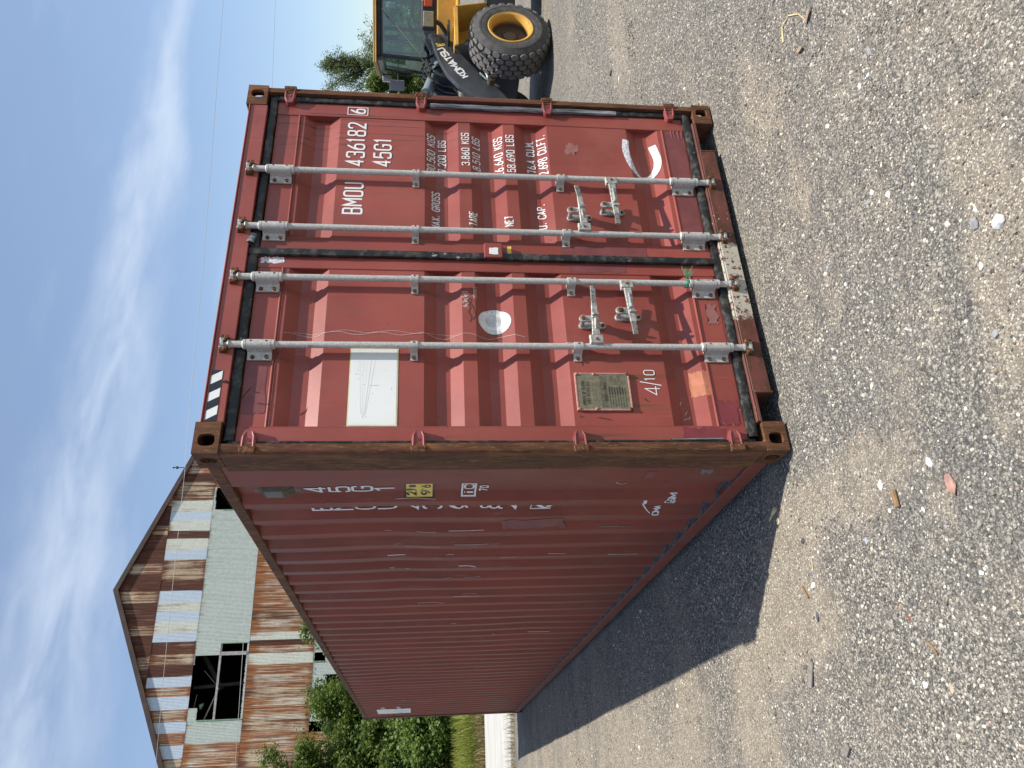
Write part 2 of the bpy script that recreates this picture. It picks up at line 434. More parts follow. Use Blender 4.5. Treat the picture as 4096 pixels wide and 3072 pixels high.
# ------------------------------------------------------------------ stroke lettering
G = {
 'A': [[(0, 0), (.5, 1, 0), (1, 0)], [(.17, .30), (.83, .30)]],
 'B': [[(0, 0, 0), (0, 1, 0), (.95, 1), (.95, .58), (.70, .53, 0), (0, .53)], [(0, .53), (.70, .53, 0), (1, .47), (1, 0), (0, 0)]],
 'C': [[(1, .74), (1, 1), (0, 1), (0, 0), (1, 0), (1, .26)]],
 'D': [[(0, 0, 0), (0, 1, 0), (1, 1), (1, 0), (0, 0)]],
 'E': [[(1, 1), (0, 1, 0), (0, 0, 0), (1, 0)], [(0, .52), (.8, .52)]],
 'F': [[(1, 1), (0, 1, 0), (0, 0)], [(0, .52), (.8, .52)]],
 'G': [[(1, .76), (1, 1), (0, 1), (0, 0), (1, 0), (1, .48, 0), (.55, .48)]],
 'I': [[(.5, 0), (.5, 1)]], 'K': [[(0, 0), (0, 1)], [(1, 1), (0, .4)], [(.35, .60), (1, 0)]],
 'L': [[(0, 1), (0, 0, 0), (.95, 0)]], 'M': [[(0, 0), (0, 1, 0), (.5, .38, 0), (1, 1, 0), (1, 0)]],
 'N': [[(0, 0), (0, 1, 0), (1, 0, 0), (1, 1)]],
 'O': [[(.5, 0), (0, 0), (0, 1), (1, 1), (1, 0), (.5, 0)]],
 'P': [[(0, 0), (0, 1, 0), (1, 1), (1, .46), (0, .46)]],
 'R': [[(0, 0), (0, 1, 0), (1, 1), (1, .48), (0, .48)], [(.5, .48), (1, 0)]],
 'S': [[(1, .78), (1, 1), (0, 1), (0, .53), (1, .49), (1, 0), (0, 0), (0, .22)]],
 'T': [[(0, 1), (1, 1)], [(.5, 1), (.5, 0)]], 'U': [[(0, 1), (0, 0), (1, 0), (1, 1)]],
 'V': [[(0, 1), (.5, 0, 0), (1, 1)]], 'X': [[(0, 0), (1, 1)], [(0, 1), (1, 0)]],
 'Y': [[(0, 1), (.5, .5, 0), (1, 1)], [(.5, .5), (.5, 0)]],
 '0': [[(.5, 0), (0, 0), (0, 1), (1, 1), (1, 0), (.5, 0)]],
 '1': [[(.05, .80), (.5, 1, 0), (.5, 0)]],
 '2': [[(0, .74), (0, 1), (1, 1), (1, .60), (0, 0, 0), (1, 0)]],
 '3': [[(0, .8), (0, 1), (1, 1), (1, .54), (.4, .54)], [(.4, .54), (1, .54), (1, 0), (0, 0), (0, .2)]],
 '4': [[(.72, 0), (.72, 1, 0), (0, .27, 0), (1, .27)]],
 '5': [[(.95, 1), (.08, 1, 0), (.0, .52, 0), (.2, .62), (1, .62), (1, 0), (0, 0), (0, .2)]],
 '6': [[(.78, 1), (0, .50), (0, 0), (1, 0), (1, .55), (.3, .57), (0, .3)]],
 '7': [[(0, 1), (1, 1, 0), (.35, 0)]],
 '8': [[(.5, .52), (.05, .60), (.06, 1), (.94, 1), (.95, .60), (.5, .52)], [(.5, .52), (0, .44), (0, 0), (1, 0), (1, .44), (.5, .52)], [(.2, .52), (.8, .52)]],
 '9': [[(.22, 0), (1, .50), (1, 1), (0, 1), (0, .45), (.7, .43), (1, .7)]],
 '.': [[(.5, 0), (.5, .15)]], ',': [[(.5, .07), (.4, -.12)]], "'": [[(.5, 1), (.5, .8)]], '/': [[(0, 0), (1, 1)]],
 'i': [[(.5, 0), (.5, .7)], [(.5, .9), (.5, 1)]], 'c': [[(1, .5), (1, .7), (0, .7), (0, 0), (1, 0), (1, .2)]],
 'm': [[(0, 0), (0, .7)], [(0, .7), (.5, .7), (.5, 0)], [(.5, .7), (1, .7), (1, 0)]],
}
NARROW = {'1': .62, 'I': .3, '.': .28, ',': .28, "'": .3, 'i': .3, ' ': .7, 'M': 1.25, '/': .6, 'm': 1.2}
def round_line(pts, r, k=4):
    P = [Vector((p[0], p[1])) for p in pts]; sharp = [len(p) > 2 for p in pts]; out = [P[0]]
    for i in range(1, len(P) - 1):
        if sharp[i]: out.append(P[i]); continue
        a, b, c = P[i - 1], P[i], P[i + 1]
        la, lc = (a - b).length, (c - b).length
        d1 = min(r, la * .5); d2 = min(r, lc * .5)
        p0 = b + (a - b) * (d1 / max(la, 1e-9)); p1 = b + (c - b) * (d2 / max(lc, 1e-9))
        for j in range(k + 1):
            t = j / k; out.append(p0 * (1 - t) ** 2 + b * 2 * t * (1 - t) + p1 * t ** 2)
    out.append(P[-1]); return out
def text_lines(txt, x0, x1, z0, z1, wr=.5, gap=.56, rr=None, slant=0.0):
    h = z1 - z0; pen = 0; items = []
    for ch in txt:
        w = wr * NARROW.get(ch, 1.0)
        if ch != ' ':
            for st in G[ch]: items.append((ch, [(p[0] * w + pen,) + tuple(p[1:]) for p in st]))
        pen += w + gap * wr
    tot = pen - gap * wr; sx = (x1 - x0) / tot; lines = []
    for st in items:
        pts = [(x0 + p[0] * sx + slant * p[1] * h, z0 + p[1] * h) + tuple(p[2:]) for p in st[1]]
        lines.append(round_line(pts, rr if rr else wr * (.30 if st[0] in 'B8S35' else .47) * sx, 5))
    return lines
STROKE = [0]
def ribbon(mb, line, w, surf, step=.012, across=3, mi=0, taper=None):
    STROKE[0] += 1; e0 = (STROKE[0] % 7) * .00007; ex = surf.__code__.co_argcount == 3
    P = []
    for a, b in zip(line[:-1], line[1:]):
        n = max(1, int((b - a).length / step))
        for j in range(n): P.append(a.lerp(b, j / n))
    P.append(line[-1]); P = [p for i, p in enumerate(P) if i == 0 or (p - P[i - 1]).length > 1e-6]
    if len(P) < 2: return
    L = len(P); vs = []; closed = (P[0] - P[-1]).length < 1e-5
    for i, p in enumerate(P):
        if closed and i in (0, L - 1): t0 = (P[1] - P[0]).normalized(); t1 = (P[-1] - P[-2]).normalized()
        else:
            t0 = (P[i] - P[i - 1]).normalized() if i else (P[1] - P[0]).normalized()
            t1 = (P[i + 1] - P[i]).normalized() if i < L - 1 else t0
        t = t0 + t1
        t = t.normalized() if t.length > 1e-3 else t0
        nn = Vector((-t.y, t.x)); c = max(.45, nn.dot(Vector((-t0.y, t0.x))))
        ww = (w if taper is None else w * taper(i / (L - 1))) / c
        for k in range(across + 1):
            q = p + nn * ww * (k / across - .5); vs.append(surf(q.x, q.y, e0 + .00006 * i / L) if ex else surf(q.x, q.y))
    a1 = across + 1
    mb.add(vs, [(i * a1 + k, i * a1 + k + 1, (i + 1) * a1 + k + 1, (i + 1) * a1 + k) for i in range(L - 1) for k in range(across)], mi)
def patch(mb, x0, x1, z0, z1, surf, nx=4, nz=24, mi=0, edge=0.0, seed=0):
    vs = []; r_ = random.Random(seed)
    for j in range(nz + 1):
        e0 = r_.uniform(-edge, edge); e1 = r_.uniform(-edge, edge)
        for i in range(nx + 1):
            xx = x0 + e0 + (x1 + e1 - x0 - e0) * i / nx; zz = z0 + (z1 - z0) * j / nz
            if j in (0, nz): zz += r_.uniform(-edge, edge)
            vs.append(surf(xx, zz))
    mb.add(vs, [(j * (nx + 1) + i, j * (nx + 1) + i + 1, (j + 1) * (nx + 1) + i + 1, (j + 1) * (nx + 1) + i) for j in range(nz) for i in range(nx)], mi)

# ================================================================== SHIPPING CONTAINER
# frame: x across the doors (0..2.438), y into the container (0 = door end), z up
W_, L_, H_ = 2.438, 12.192, 2.896
box = thing('shipping_container', 'red high-cube shipping container with its rusty door end towards the viewer', 'shipping container')
YD = 0.045                                     # outer face of the door panels
GROOVES = [(2.551, 2.341), (1.831, 1.629), (1.557, 1.351), (1.281, 1.076), (.566, .363)]
SL, DEP = .066, .037
PAN = [(.152, 1.100), (1.305, 2.245)]          # corrugated field of each door
def door_y(x, z):
    if not any(a <= x <= b for a, b in PAN): return YD - .004
    for t, b in GROOVES:
        if b < z < t:
            if z > t - SL: return YD + DEP * (t - z) / SL
            if z < b + SL: return YD + DEP * (z - b) / SL
            return YD + DEP
    return YD
def dsurf(off=.0022):
    return lambda x, z, e=0: (x, door_y(x, z) - off - e, z)

# side wall corrugation: depth of the sheet behind x as a function of y
XS = .014; SD = .036
def side_x(y):
    if y < .455: return XS
    if y < .795:
        if y < .523: return XS + SD * (y - .455) / .068
        if y < .655: return XS + SD
        if y < .723: return XS + SD * (1 - (y - .655) / .068)
        return XS
    u = (y - .795) % .2785
    if y > 11.93: return XS
    if u < .068: return XS + SD * u / .068
    if u < .138: return XS + SD
    if u < .206: return XS + SD * (1 - (u - .138) / .068)
    return XS
def dent(y, z):
    d = 0
    for (cy, cz, ry, rz, a) in ((1.75, 2.05, .75, .35, .012), (2.3, 1.98, .9, .22, .008), (4.6, .75, .8, .30, .012), (3.2, 1.2, .5, .5, .008), (7.2, 2.1, .8, .25, .012)):
        q = ((y - cy) / ry) ** 2 + ((z - cz) / rz) ** 2
        if q < 4: d += a * .7 * math.exp(-q * 1.5)
    d += .0035 * mnoise.noise((y * 1.1, z * 1.3, 3.1)) * 2
    return d
def ssurf(off=.0025):
    return lambda y, z, e=0: (side_x(y) + dent(y, z) - off - e, y, z)

# ---- structure parts
def casting(px, py, pz, top, right, back):
    """hollow corner casting: oval holes in the end face and in the outer side face"""
    mb = MB(); wx, wy, wz = .162, .178, .118
    def ring(c, u, v, hu, hv, ou, ov, inn, depth, mi=0):
        c, u, v, inn = Vector(c), Vector(u), Vector(v), Vector(inn); n = 20; outer = []; oval = []
        for k in range(n):
            a = 2 * math.pi * (k + .5) / n; ca, sa = math.cos(a), math.sin(a)
            sc = 1 / max(abs(ca) / hu, abs(sa) / hv); outer.append((ca * sc, sa * sc))
            e = 3.2; q = (abs(ca) ** e + abs(sa) ** e) ** (-1 / e); oval.append((ca * q * ou, sa * q * ov))
        # put the rectangle's corners in
        for cx, cy in ((1, 1), (1, -1), (-1, 1), (-1, -1)):
            k = min(range(n), key=lambda i: (outer[i][0] - cx * hu) ** 2 + (outer[i][1] - cy * hv) ** 2); outer[k] = (cx * hu, cy * hv)
        P = lambda q, d=0: c + u * q[0] + v * q[1] + inn * d
        vs = [P(q) for q in outer] + [P(q) for q in oval] + [P(q, depth) for q in oval] + [P(q, depth) for q in outer]
        fs = [(i, (i + 1) % n, n + (i + 1) % n, n + i) for i in range(n)] + [(n + i, n + (i + 1) % n, 2 * n + (i + 1) % n, 2 * n + i) for i in range(n)]
        fs += [(2 * n + i, 2 * n + (i + 1) % n, 3 * n + (i + 1) % n, 3 * n + i) for i in range(n)]
        mb.add(vs, fs, mi)
    x0 = px; x1 = px + wx; y0 = py; y1 = py + wy; z0 = pz; z1 = pz + wz; g = .0015
    X, Y, Z = Vector((1, 0, 0)), Vector((0, 1, 0)), Vector((0, 0, 1)); T = .024
    cx, cy, cz = (x0 + x1) / 2, (y0 + y1) / 2, (z0 + z1) / 2
    fy = y1 if back else y0
    ring((cx + (.012 if right else -.012), fy, cz), Z, X, wz / 2, wx / 2 - .012, .0385, .031, -Y if back else Y, T)
    sx = x1 if right else x0
    ring((sx, cy, cz), Z, Y, wz / 2, wy / 2, .0385, .030, -X if right else X, T)
    # filler strip where the off-centre end face leaves a gap
    if right: mb.box(x0, x0 + .024, fy - (T if back else 0), fy + (0 if back else T), z0, z1)
    else: mb.box(x1 - .024, x1, fy - (T if back else 0), fy + (0 if back else T), z0, z1)
    mb.box(x0 + g, x1 - g, y0 + g, y1 - g, z0 + .0005, z0 + .02); mb.box(x0 + g, x1 - g, y0 + g, y1 - g, z1 - .02, z1 - .0005)
    if not right: mb.box(x1 - .012, x1, y0 + T, y1 - .002, z0 + .02, z1 - .02)
    elif not top: mb.box(x0, x0 + .012, y0 + T, y1 - .002, z0 + .02, z1 - .02)
    if not back: mb.box(x0 + T, x1 - T, y1 - .012, y1 - .002, z0 + .02, z1 - .02) if not (top and right) else None
    return mb.build('corner_casting', 'rust', box)
for right in (0, 1):
    for back in (0, 1):
        for top in (0, 1):
            casting(W_ - .162 if right else 0, L_ - .178 if back else 0, H_ - .118 if top else 0, top, right, back)
def post(right, back):
    mb = MB(); z0, z1 = .118, H_ - .118
    def sx(x): return W_ - x if right else x
    def sy(y): return L_ - y if back else y
    # rounded outer corner, flange towards the doors, web along the side
    prof = [(.050, .004), (.022, .004), (.010, .008), (.004, .016), (.003, .030), (.003, .228), (.012, .228), (.012, .10), (.050, .10)]
    if right != back: prof = prof[::-1]
    mb.prism(prof, lambda u, v, w: (sx(u), sy(v), w), z0, z1)
    return mb.build('corner_post', 'rust' if not (right and not back) else 'rustred', box, smooth=True)
for right in (0, 1):
    for back in (0, 1): post(right, back)

# header over the doors: face plate, drip lip, top plate
mb = MB(); mb.box(.162, W_ - .162, .004, .09, 2.770, 2.868); mb.box(.162, W_ - .162, -.004, .16, 2.868, 2.876)
mb.box(.162, W_ - .162, .09, .16, 2.80, 2.868)
hdr = mb.build('door_header', ['red'], box, bevel=.003)
hs = lambda x, z: (x, .0018, z)
mb = MB()
for k in range(7):        # black and white warning stripes on the header
    a = .155 + k * .0475; c0, c1 = max(a, .165), a + .0475
    pts = [(a, 2.806), (a + .0475, 2.806), (a + .0475 - .030, 2.857), (a - .030, 2.857)]
    pts = [(min(max(p[0], .165), .443), p[1]) for p in pts]
    mb.add([hs(*p) for p in pts], [(0, 1, 2, 3)], k % 2)
mb.build('warning_stripes', ['black_paint', 'sticker'], hdr)
# sill under the doors with the two notches beside the castings
mb = MB()
mb.box(.332, 2.034, -.002, .09, .028, .128); mb.box(.162, .332, .30, .32, .05, .128); mb.box(2.034, 2.276, .30, .32, .05, .128)
mb.box(.162, .332, .000, .052, .112, .128); mb.box(2.034, 2.276, .000, .052, .112, .128)
mb.box(.326, .338, -.006, .14, .02, .122); mb.box(2.028, 2.040, -.006, .14, .02, .122)
mb.box(.162, 2.276, .0, .055, .128, .139)
mb.build('door_sill', 'sill', box, bevel=.003)

# ---- rails, roof, floor, walls
mb = MB(); mb.box(.004, .064, .178, L_ - .178, 2.806, 2.866); mb.build('top_rail', MAT['rustred'], box, bevel=.003)
mb = MB(); mb.box(W_ - .064, W_ - .004, .178, L_ - .178, 2.806, 2.866); mb.build('top_rail', MAT['rustred'], box, bevel=.003)
for right in (0, 1):
    mb = MB(); fx = (lambda x: W_ - x) if right else (lambda x: x)
    prof = [(.052, .136), (.004, .136), (.002, .130), (.002, .050), (.006, .042), (.052, .042), (.052, .048), (.009, .048), (.009, .130), (.052, .130)]
    mb.prism(prof, lambda u, v, w: (fx(u), w, v), .178, L_ - .178); mb.build('bottom_rail', MAT['side'], box)
mb = MB(); mb.box(.06, W_ - .06, .09, L_ - .06, .126, .150)
mb.build('floor', 'dark', box)
mb = MB()
for k in range(38): mb.box(.06, W_ - .06, .30 + k * .308, .345 + k * .308, .040, .125)
mb.build('cross_member', 'dark', box)['kind'] = 'stuff'
ys = [.16, .345, .455, .523, .655, .723, .795]
k = 0
while ys[-1] < 11.9:
    b0 = .795 + k * .2785
    ys += [b0 + .068, b0 + .138, b0 + .206, b0 + .2785]; k += 1
ys.append(L_ - .12)
zs = [.10, .136, .17] + [.17 + (2.80 - .17) * i / 40 for i in range(1, 41)] + [2.85]
for right in (0, 1):
    vs = []
    for z in zs:
        for y in ys:
            x = side_x(y) + dent(y, z); vs.append((W_ - x if right else x, y, z))
    ny = len(ys); fs = [(j * ny + i, j * ny + i + 1, (j + 1) * ny + i + 1, (j + 1) * ny + i) for j in range(len(zs) - 1) for i in range(ny - 1)]
    sw = MB().add(vs, fs).build('side_wall', 'side', box)
    if not right: left_wall = sw
mb = MB()
n = 90; vs = []
for i in range(n + 1):
    yy = .12 + (L_ - .24) * i / n; vs += [(.05, yy, 2.862 + (.018 if i % 2 else 0)), (W_ - .05, yy, 2.862 + (.018 if i % 2 else 0))]
mb.add(vs, [(2 * i, 2 * i + 1, 2 * i + 3, 2 * i + 2) for i in range(n)]); mb.build('roof_panel', 'roof_c', box)
vs = []; xs = [.05 + (W_ - .1) * i / 34 for i in range(35)]
for i, x in enumerate(xs): vs += [(x, L_ - (.02 if (i // 2) % 2 else .055), .1), (x, L_ - (.02 if (i // 2) % 2 else .055), 2.86)]
MB().add(vs, [(2 * i, 2 * i + 2, 2 * i + 3, 2 * i + 1) for i in range(34)]).build('end_wall', 'side', box)

# ---- the two doors
def make_door(i):
    a, b = PAN[i]; o0 = .066 if i == 0 else 1.208; o1 = 1.172 if i == 0 else 2.345
    zb, zt = .183, 2.716
    root = MB(); prof = [(zt - .01, YD)]
    for t, bb in GROOVES: prof += [(t, YD), (t - SL, YD + DEP), (bb + SL, YD + DEP), (bb, YD)]
    prof += [(zb + .01, YD)]
    nx = 10; vs = []
    for (z, y) in prof:
        for k in range(nx + 1):
            x = a + (b - a) * k / nx; vs.append((x, y + .0025 * mnoise.noise((x * 3, z * 3, i * 7.0)), z))
    m = len(prof)
    root.add(vs, [(j * (nx + 1) + k, (j + 1) * (nx + 1) + k, (j + 1) * (nx + 1) + k + 1, j * (nx + 1) + k + 1) for j in range(m - 1) for k in range(nx)])
    f = YD - .004
    root.box(o0, a, f, .10, zb, zt); root.box(b, o1, f, .10, zb, zt)          # stiles
    # folded ridge lines where the field is welded to head and foot members
    for z in (2.583, .330):
        root.tube([(a, YD + .001, z), ((a + b) / 2, YD + .001, z), (b, YD + .001, z)], .0075, 8)
        root.tube([(a, YD + .001, z - .012), (b, YD + .001, z - .012)], .004, 6)
    for x in (a, b): root.tube([(x, f + .003, zb + .02), (x + .001, f + .003, 1.2), (x, f + .003, zt - .02)], .0042, 6)   # weld beads
    root.box(a, b, YD + .002, .10, zt - .012, zt); root.box(a, b, YD + .002, .10, zb, zb + .012)
    root.box(o0 + .01, o1 - .01, .092, .104, zb, zt)
    return root.build('door', 'door', box)
doors = [make_door(0), make_door(1)]
doors[0]['label'] = 'left door with the white sticker and the approval plate'
doors[1]['label'] = 'right door with the white serial number and weights'

# gaskets: bulging black rubber with torn places
def gasket(pts, r, flat, parent, name='door_gasket', mat='rubber', seed=0, wob=.004):
    mb = MB(); n = 8; q = []
    for (p0, p1) in zip(pts[:-1], pts[1:]):
        m = max(2, int((Vector(p1) - Vector(p0)).length / .035))
        for j in range(m): q.append(Vector(p0).lerp(Vector(p1), j / m))
    q.append(Vector(pts[-1])); vs = []
    for i, p in enumerate(q):
        t = (q[min(i + 1, len(q) - 1)] - q[max(i - 1, 0)]).normalized(); u = t.cross(Vector((0, 1, 0))).normalized()
        w = mnoise.noise((p.x * 6 + seed, p.z * 6, 1.3)); w2 = mnoise.noise((p.x * 17 + seed, p.z * 17, 5.3))
        for k in range(n):
            a = 2 * math.pi * k / n
            ca, sa = math.cos(a), math.sin(a); qq = (abs(ca) ** 4 + abs(sa) ** 4) ** -.25; rid = .80 if k in (5, 7) else (1.05 if k == 6 else 1)
            vs.append(p + u * (ca * qq * r * (1 + .10 * w2) + wob * w) + Vector((0, 1, 0)) * (sa * qq * rid * flat * (1 + .25 * w2)))
    fs = [(i * n + k, i * n + (k + 1) % n, (i + 1) * n + (k + 1) % n, (i + 1) * n + k) for i in range(len(q) - 1) for k in range(n)]
    mb.add(vs, fs); return mb.build(name, mat, parent, smooth=True, angle=50)
yg = .035
gasket([(.075, yg, 2.743), (1.19, yg, 2.743)], .027, .016, doors[0], seed=1); gasket([(1.19, yg, 2.741), (2.36, yg, 2.741)], .023, .016, doors[1], seed=9)
gasket([(.085, yg, .162), (1.19, yg, .158)], .026, .022, doors[0], seed=3, wob=.007); gasket([(1.19, yg, .158), (2.36, yg, .162)], .026, .022, doors[1], seed=4, wob=.007)
gasket([(1.190, .026, 2.766), (1.190, .026, 1.50), (1.188, .026, .140)], .023, .014, doors[1], seed=5, wob=.002)
gasket([(.062, .030, 2.74), (.061, .030, .16)], .010, .012, doors[0], seed=6, wob=.002)
gasket([(2.366, .034, 2.74), (2.366, .034, .16)], .022, .010, doors[1], seed=7, wob=.003)
gasket([(2.350, .023, 1.80), (2.352, .023, .62)], .016, .012, doors[1], 'torn_sealant', 'sealant', 8, .006)
gasket([(.070, .022, .60), (.071, .021, .33)], .005, .008, doors[0], 'torn_sealant', 'sealant', 11, .006)
gasket([(1.30, .020, 2.752), (1.235, .012, 2.765)], .022, .016, doors[1], 'torn_sealant', 'sealant', 13, .006)

# hinges
def hinge(right, z, door):
    s = -1 if right else 1; e = W_ if right else 0
    X = lambda x: e + s * x
    mb = MB(); y1 = YD - .004; hw = .036
    # tapered leaf: wide at the post, narrow and rounded at its tip
    out = [(.030, -hw), (.085, -hw * .92), (.118, -hw * .62), (.126, -hw * .35), (.126, hw * .35), (.118, hw * .62), (.085, hw * .92), (.030, hw)]
    if right: out = out[::-1]
    mb.prism(out, lambda u, v, w: (X(u), w, z + v), -.004 + .012, y1)
    for sv in (-1, 1):      # two raised ribs
        mb.tube([(X(.034), .006, z + sv * .026), (X(.090), .008, z + sv * .024), (X(.120), .014, z + sv * .012)], .0062, 6)
    mb.tube([(X(.070), .006, z - .008), (X(.080), .006, z), (X(.070), .006, z + .008), (X(.060), .006, z), (X(.070), .006, z - .008)], .0016, 5)   # cast mark
    o = mb.build('hinge', 'hinge', door, bevel=.003)
    k = MB(); k.tube([(X(.026), .012, z - .038), (X(.026), .012, z + .038)], .0155, 10); k.box(min(X(.0), X(.026)), max(X(.0), X(.026)), -.006, .016, z - .036, z + .036)
    return o, k
for z in (2.648, 1.855, 1.064, .270):
    for right in (0, 1):
        o, k = hinge(right, z, doors[right])
        k.build('hinge_pin', 'pit', doors[right], bevel=.003)

# locking bars
RODX = [(.588, .597), (1.003, 1.012), (1.343, 1.347), (1.757, 1.764)]
RR = .0172; YR = -.004
def rod(i):
    xt, xb = RODX[i]; X = lambda z: xb + (xt - xb) * (z - .3) / 2.3
    mb = MB(); P = lambda z: (X(z), YR, z)
    mb.tube([P(.13), P(.21)], .0175, 14); mb.tube([P(2.70), P(2.79)], .0175, 14)
    mb.tube([P(.20), P(1.0), P(1.9), P(2.71)], RR, 16)
    for z0, z1 in ((.192, .204), (.346, .36), (2.573, 2.587), (2.712, 2.724)):   # collars
        mb.tube([P(z0 - .006), P(z0), P(z1), P(z1 + .006)], [.019, .0255, .0255, .019], 16)
    r = mb.build('locking_bar', 'galv', box, smooth=True)
    for z0, z1 in ((2.589, 2.708), (.210, .340)):      # long guides
        g = MB(); n = 12; zc = (z0 + z1) / 2; xc = X(zc); R0 = .0225; R1 = .026; pts = []
        # cross-section: sleeve round the bar running out into a flange on the left
        for k in range(n + 1):
            a = -math.pi * .62 + k / n * math.pi * 1.28
            pts.append((xc + R1 * math.sin(a + .3), YR - R1 * math.cos(a + .3)))
        fl = [(xc - .030, YD - .020), (xc - .044, YD - .012), (xc - .068, YD - .011), (xc - .068, YD - .003), (xc + .030, YD - .003)]
        sec = pts[::-1] + fl
        cx = [(p[0], p[1]) for p in sec]
        g.prism(cx, lambda u, v, w: (u, v, w), z0, z1)
        for zz in (z0 + .026, z1 - .026): g.bolt((xc - .054, YD - .011, zz), (0, -1, 0), .0105, .010)
        for zz in (z0 + .022, z1 - .022): g.tube([(xc + .007, YR - R1 - .0002, zz), (xc + .007, YR - R1 - .0012, zz)], .0045, 8, 2)
        g.build('bar_guide', ['galv', 'pit', 'black_paint'], r, smooth=True, angle=40, bevel=0)
    for z0, z1 in ((1.863, 1.901), (1.007, 1.051)):     # narrow clamps
        g = MB(); n = 10; xc = X(z0); R1 = .0235; pts = []
        for k in range(n + 1):
            a = -math.pi * .62 + k / n * math.pi * 1.28
            pts.append((xc + R1 * math.sin(a + .3), YR - R1 * math.cos(a + .3)))
        fl = [(xc - .028, YD - .020), (xc - .040, YD - .010), (xc - .066, YD - .009), (xc - .066, YD - .002), (xc + .028, YD - .002)]
        g.prism(pts[::-1] + fl, lambda u, v, w: (u, v, w), z0, z1)
        g.bolt((xc - .053, YD - .009, (z0 + z1) / 2), (0, -1, 0), .0105, .009)
        g.tube([(xc + .006, YR - R1 - .0002, (z0 + z1) / 2), (xc + .006, YR - R1 - .0012, (z0 + z1) / 2)], .0045, 8, 2)
        g.build('bar_clamp', ['galv', 'pit', 'black_paint'], r, smooth=True, angle=40)
    for top in (1, 0):      # cam ends hooked into their keepers
        z = 2.815 if top else .104; sg = 1 if top else -1; x = X(z); c = MB()
        c.tube([(x, YR, z - sg * .034), (x, YR, z - sg * .020), (x, YR, z - sg * .014)], [.017, .024, .020], 12)
        c.tube([(x, YR, z - sg * .02), (x - .004, YR - .004, z + sg * .014)], [.014, .011], 8)
        c.obox((x + .006, YR - .008, z + sg * .012), (1, .25, .2 * sg), (0, 1, 0), (0, 0, 1), .026, .010, .008)
        c.obox((x + .028, YR - .001, z + sg * .008), (.4, 1, 0), (1, -.4, 0), (0, 0, 1), .016, .007, .013)
        c.obox((x - .018, YR - .004, z + sg * .006), (.5, 1, 0), (1, -.5, 0), (0, 0, 1), .014, .006, .016)
        c.build('cam', 'cast', r, bevel=.002)
        k = MB()
        for s2 in (-1, 1):
            k.obox((x + s2 * .036, -.012 + .006, z + sg * .004), (1, 0, 0), (0, 1, 0), (0, 0, 1), .010, .018, .016)
            k.obox((x + s2 * .030, -.022, z - sg * .008), (1, 0, 0), (0, 1, .3), (0, 0, 1), .012, .008, .010)
        k.obox((x, .001, z + sg * .004), (1, 0, 0), (0, 1, 0), (0, 0, 1), .046, .004, .022)
        k.build('cam_keeper', 'pit', r, bevel=.003)
    return r, X
bars = [rod(i) for i in range(4)]
def handle(i, z, to_right, xr, xtip, dz):
    r, X = bars[i]; xb = X(z); s = 1 if to_right else -1
    h = MB()
    # hub plate pinned to the bar
    h.obox((xb + s * .032, YR - .014, z), (1, 0, 0), (0, 1, 0), (0, 0, 1), .030, .008, .036)
    h.obox((xb + s * .030, YR - .026, z), (1, 0, 0), (0, 1, 0), (0, 0, 1), .024, .006, .034)
    h.bolt((xb + s * .028, YR - .032, z), (0, -1, 0), .010, .004)
    # lever: strap from hub to retainer, then the angled grip
    x1 = xb + s * .055; xm = xr; y0 = YR - .024
    def strap(p, q, w0, w1, t=.0065, mi=0):
        p = Vector(p); q = Vector(q); d = (q - p).normalized(); u = Vector((-d.z, 0, d.x)); nv = d.cross(u).normalized()
        vs = [p + u * w0 + nv * t, p - u * w0 + nv * t, p - u * w0 - nv * t, p + u * w0 - nv * t, q + u * w1 + nv * t, q - u * w1 + nv * t, q - u * w1 - nv * t, q + u * w1 - nv * t]
        h.add(vs, [(0, 1, 2, 3), (7, 6, 5, 4), (0, 4, 5, 1), (1, 5, 6, 2), (2, 6, 7, 3), (3, 7, 4, 0)], mi)
    pm = (xm, y0 - .010, z + dz * .45); pk = (xm + s * .085, y0 - .022, z + dz * .8)
    strap((x1, y0, z), pm, .021, .017); strap(pm, pk, .017, .016)
    strap(pk, (xtip, y0 - .030, z + dz * 1.6), .0145, .014, .005, 2)
    h.tube([(xb + s * .09, y0 - .012, z + dz * .2), (xm - s * .01, y0 - .022, z + dz * .45)], [.004, .012], 6)   # forged rib
    h.build('door_handle', ['cast', 'pit', 'cast_dark'], r, bevel=.002)
    k = MB()
    k.prism([(xm + .021 * math.cos(a), z + dz * .45 + (.052 if math.sin(a) > 0 else -.052) + .022 * math.sin(a)) for a in [2 * math.pi * j / 16 for j in range(16)]],
            lambda u, v, w: (u, w, v), YD - .014, YD - .001)
    k.prism([(xm + .022 * math.cos(a), z + dz * .45 + .060 + .024 * math.sin(a)) for a in [2 * math.pi * j / 14 for j in range(14)]], lambda u, v, w: (u, w, v), y0 - .010, y0 + .004)
    k.obox((xm, y0 - .004, z + dz * .45 + .035), (1, 0, 0), (0, 1, 0), (0, 0, 1), .018, .006, .030)
    k.obox((xm + s * .016, y0 - .020, z + dz * .45), (1, 0, 0), (0, 1, .3), (0, 0, 1), .006, .014, .016)
    k.tube([(xm, YD - .01, z + dz * .45 + .060), (xm, y0, z + dz * .45 + .060)], .012, 10)
    k.obox((xm, (YD + y0) / 2, z + dz * .45 - .020), (1, 0, 0), (0, 1, 0), (0, 0, 1), .020, (YD - y0) / 2, .006)
    k.bolt((xm, y0 - .010, z + dz * .45 + .062), (0, -1, 0), .012, .008); k.bolt((xm, YD - .014, z + dz * .45 - .058), (0, -1, 0), .010, .007)
    k.build('handle_retainer', ['cast', 'pit'], r, bevel=.0015)
MAT['cast_dark'] = simple('worn_handle_grip', (.20, .195, .18), .5, .35, .6, 70, .8)
handle(0, .933, True, .750, .945, -.002); handle(1, .728, False, .805, .640, .0)
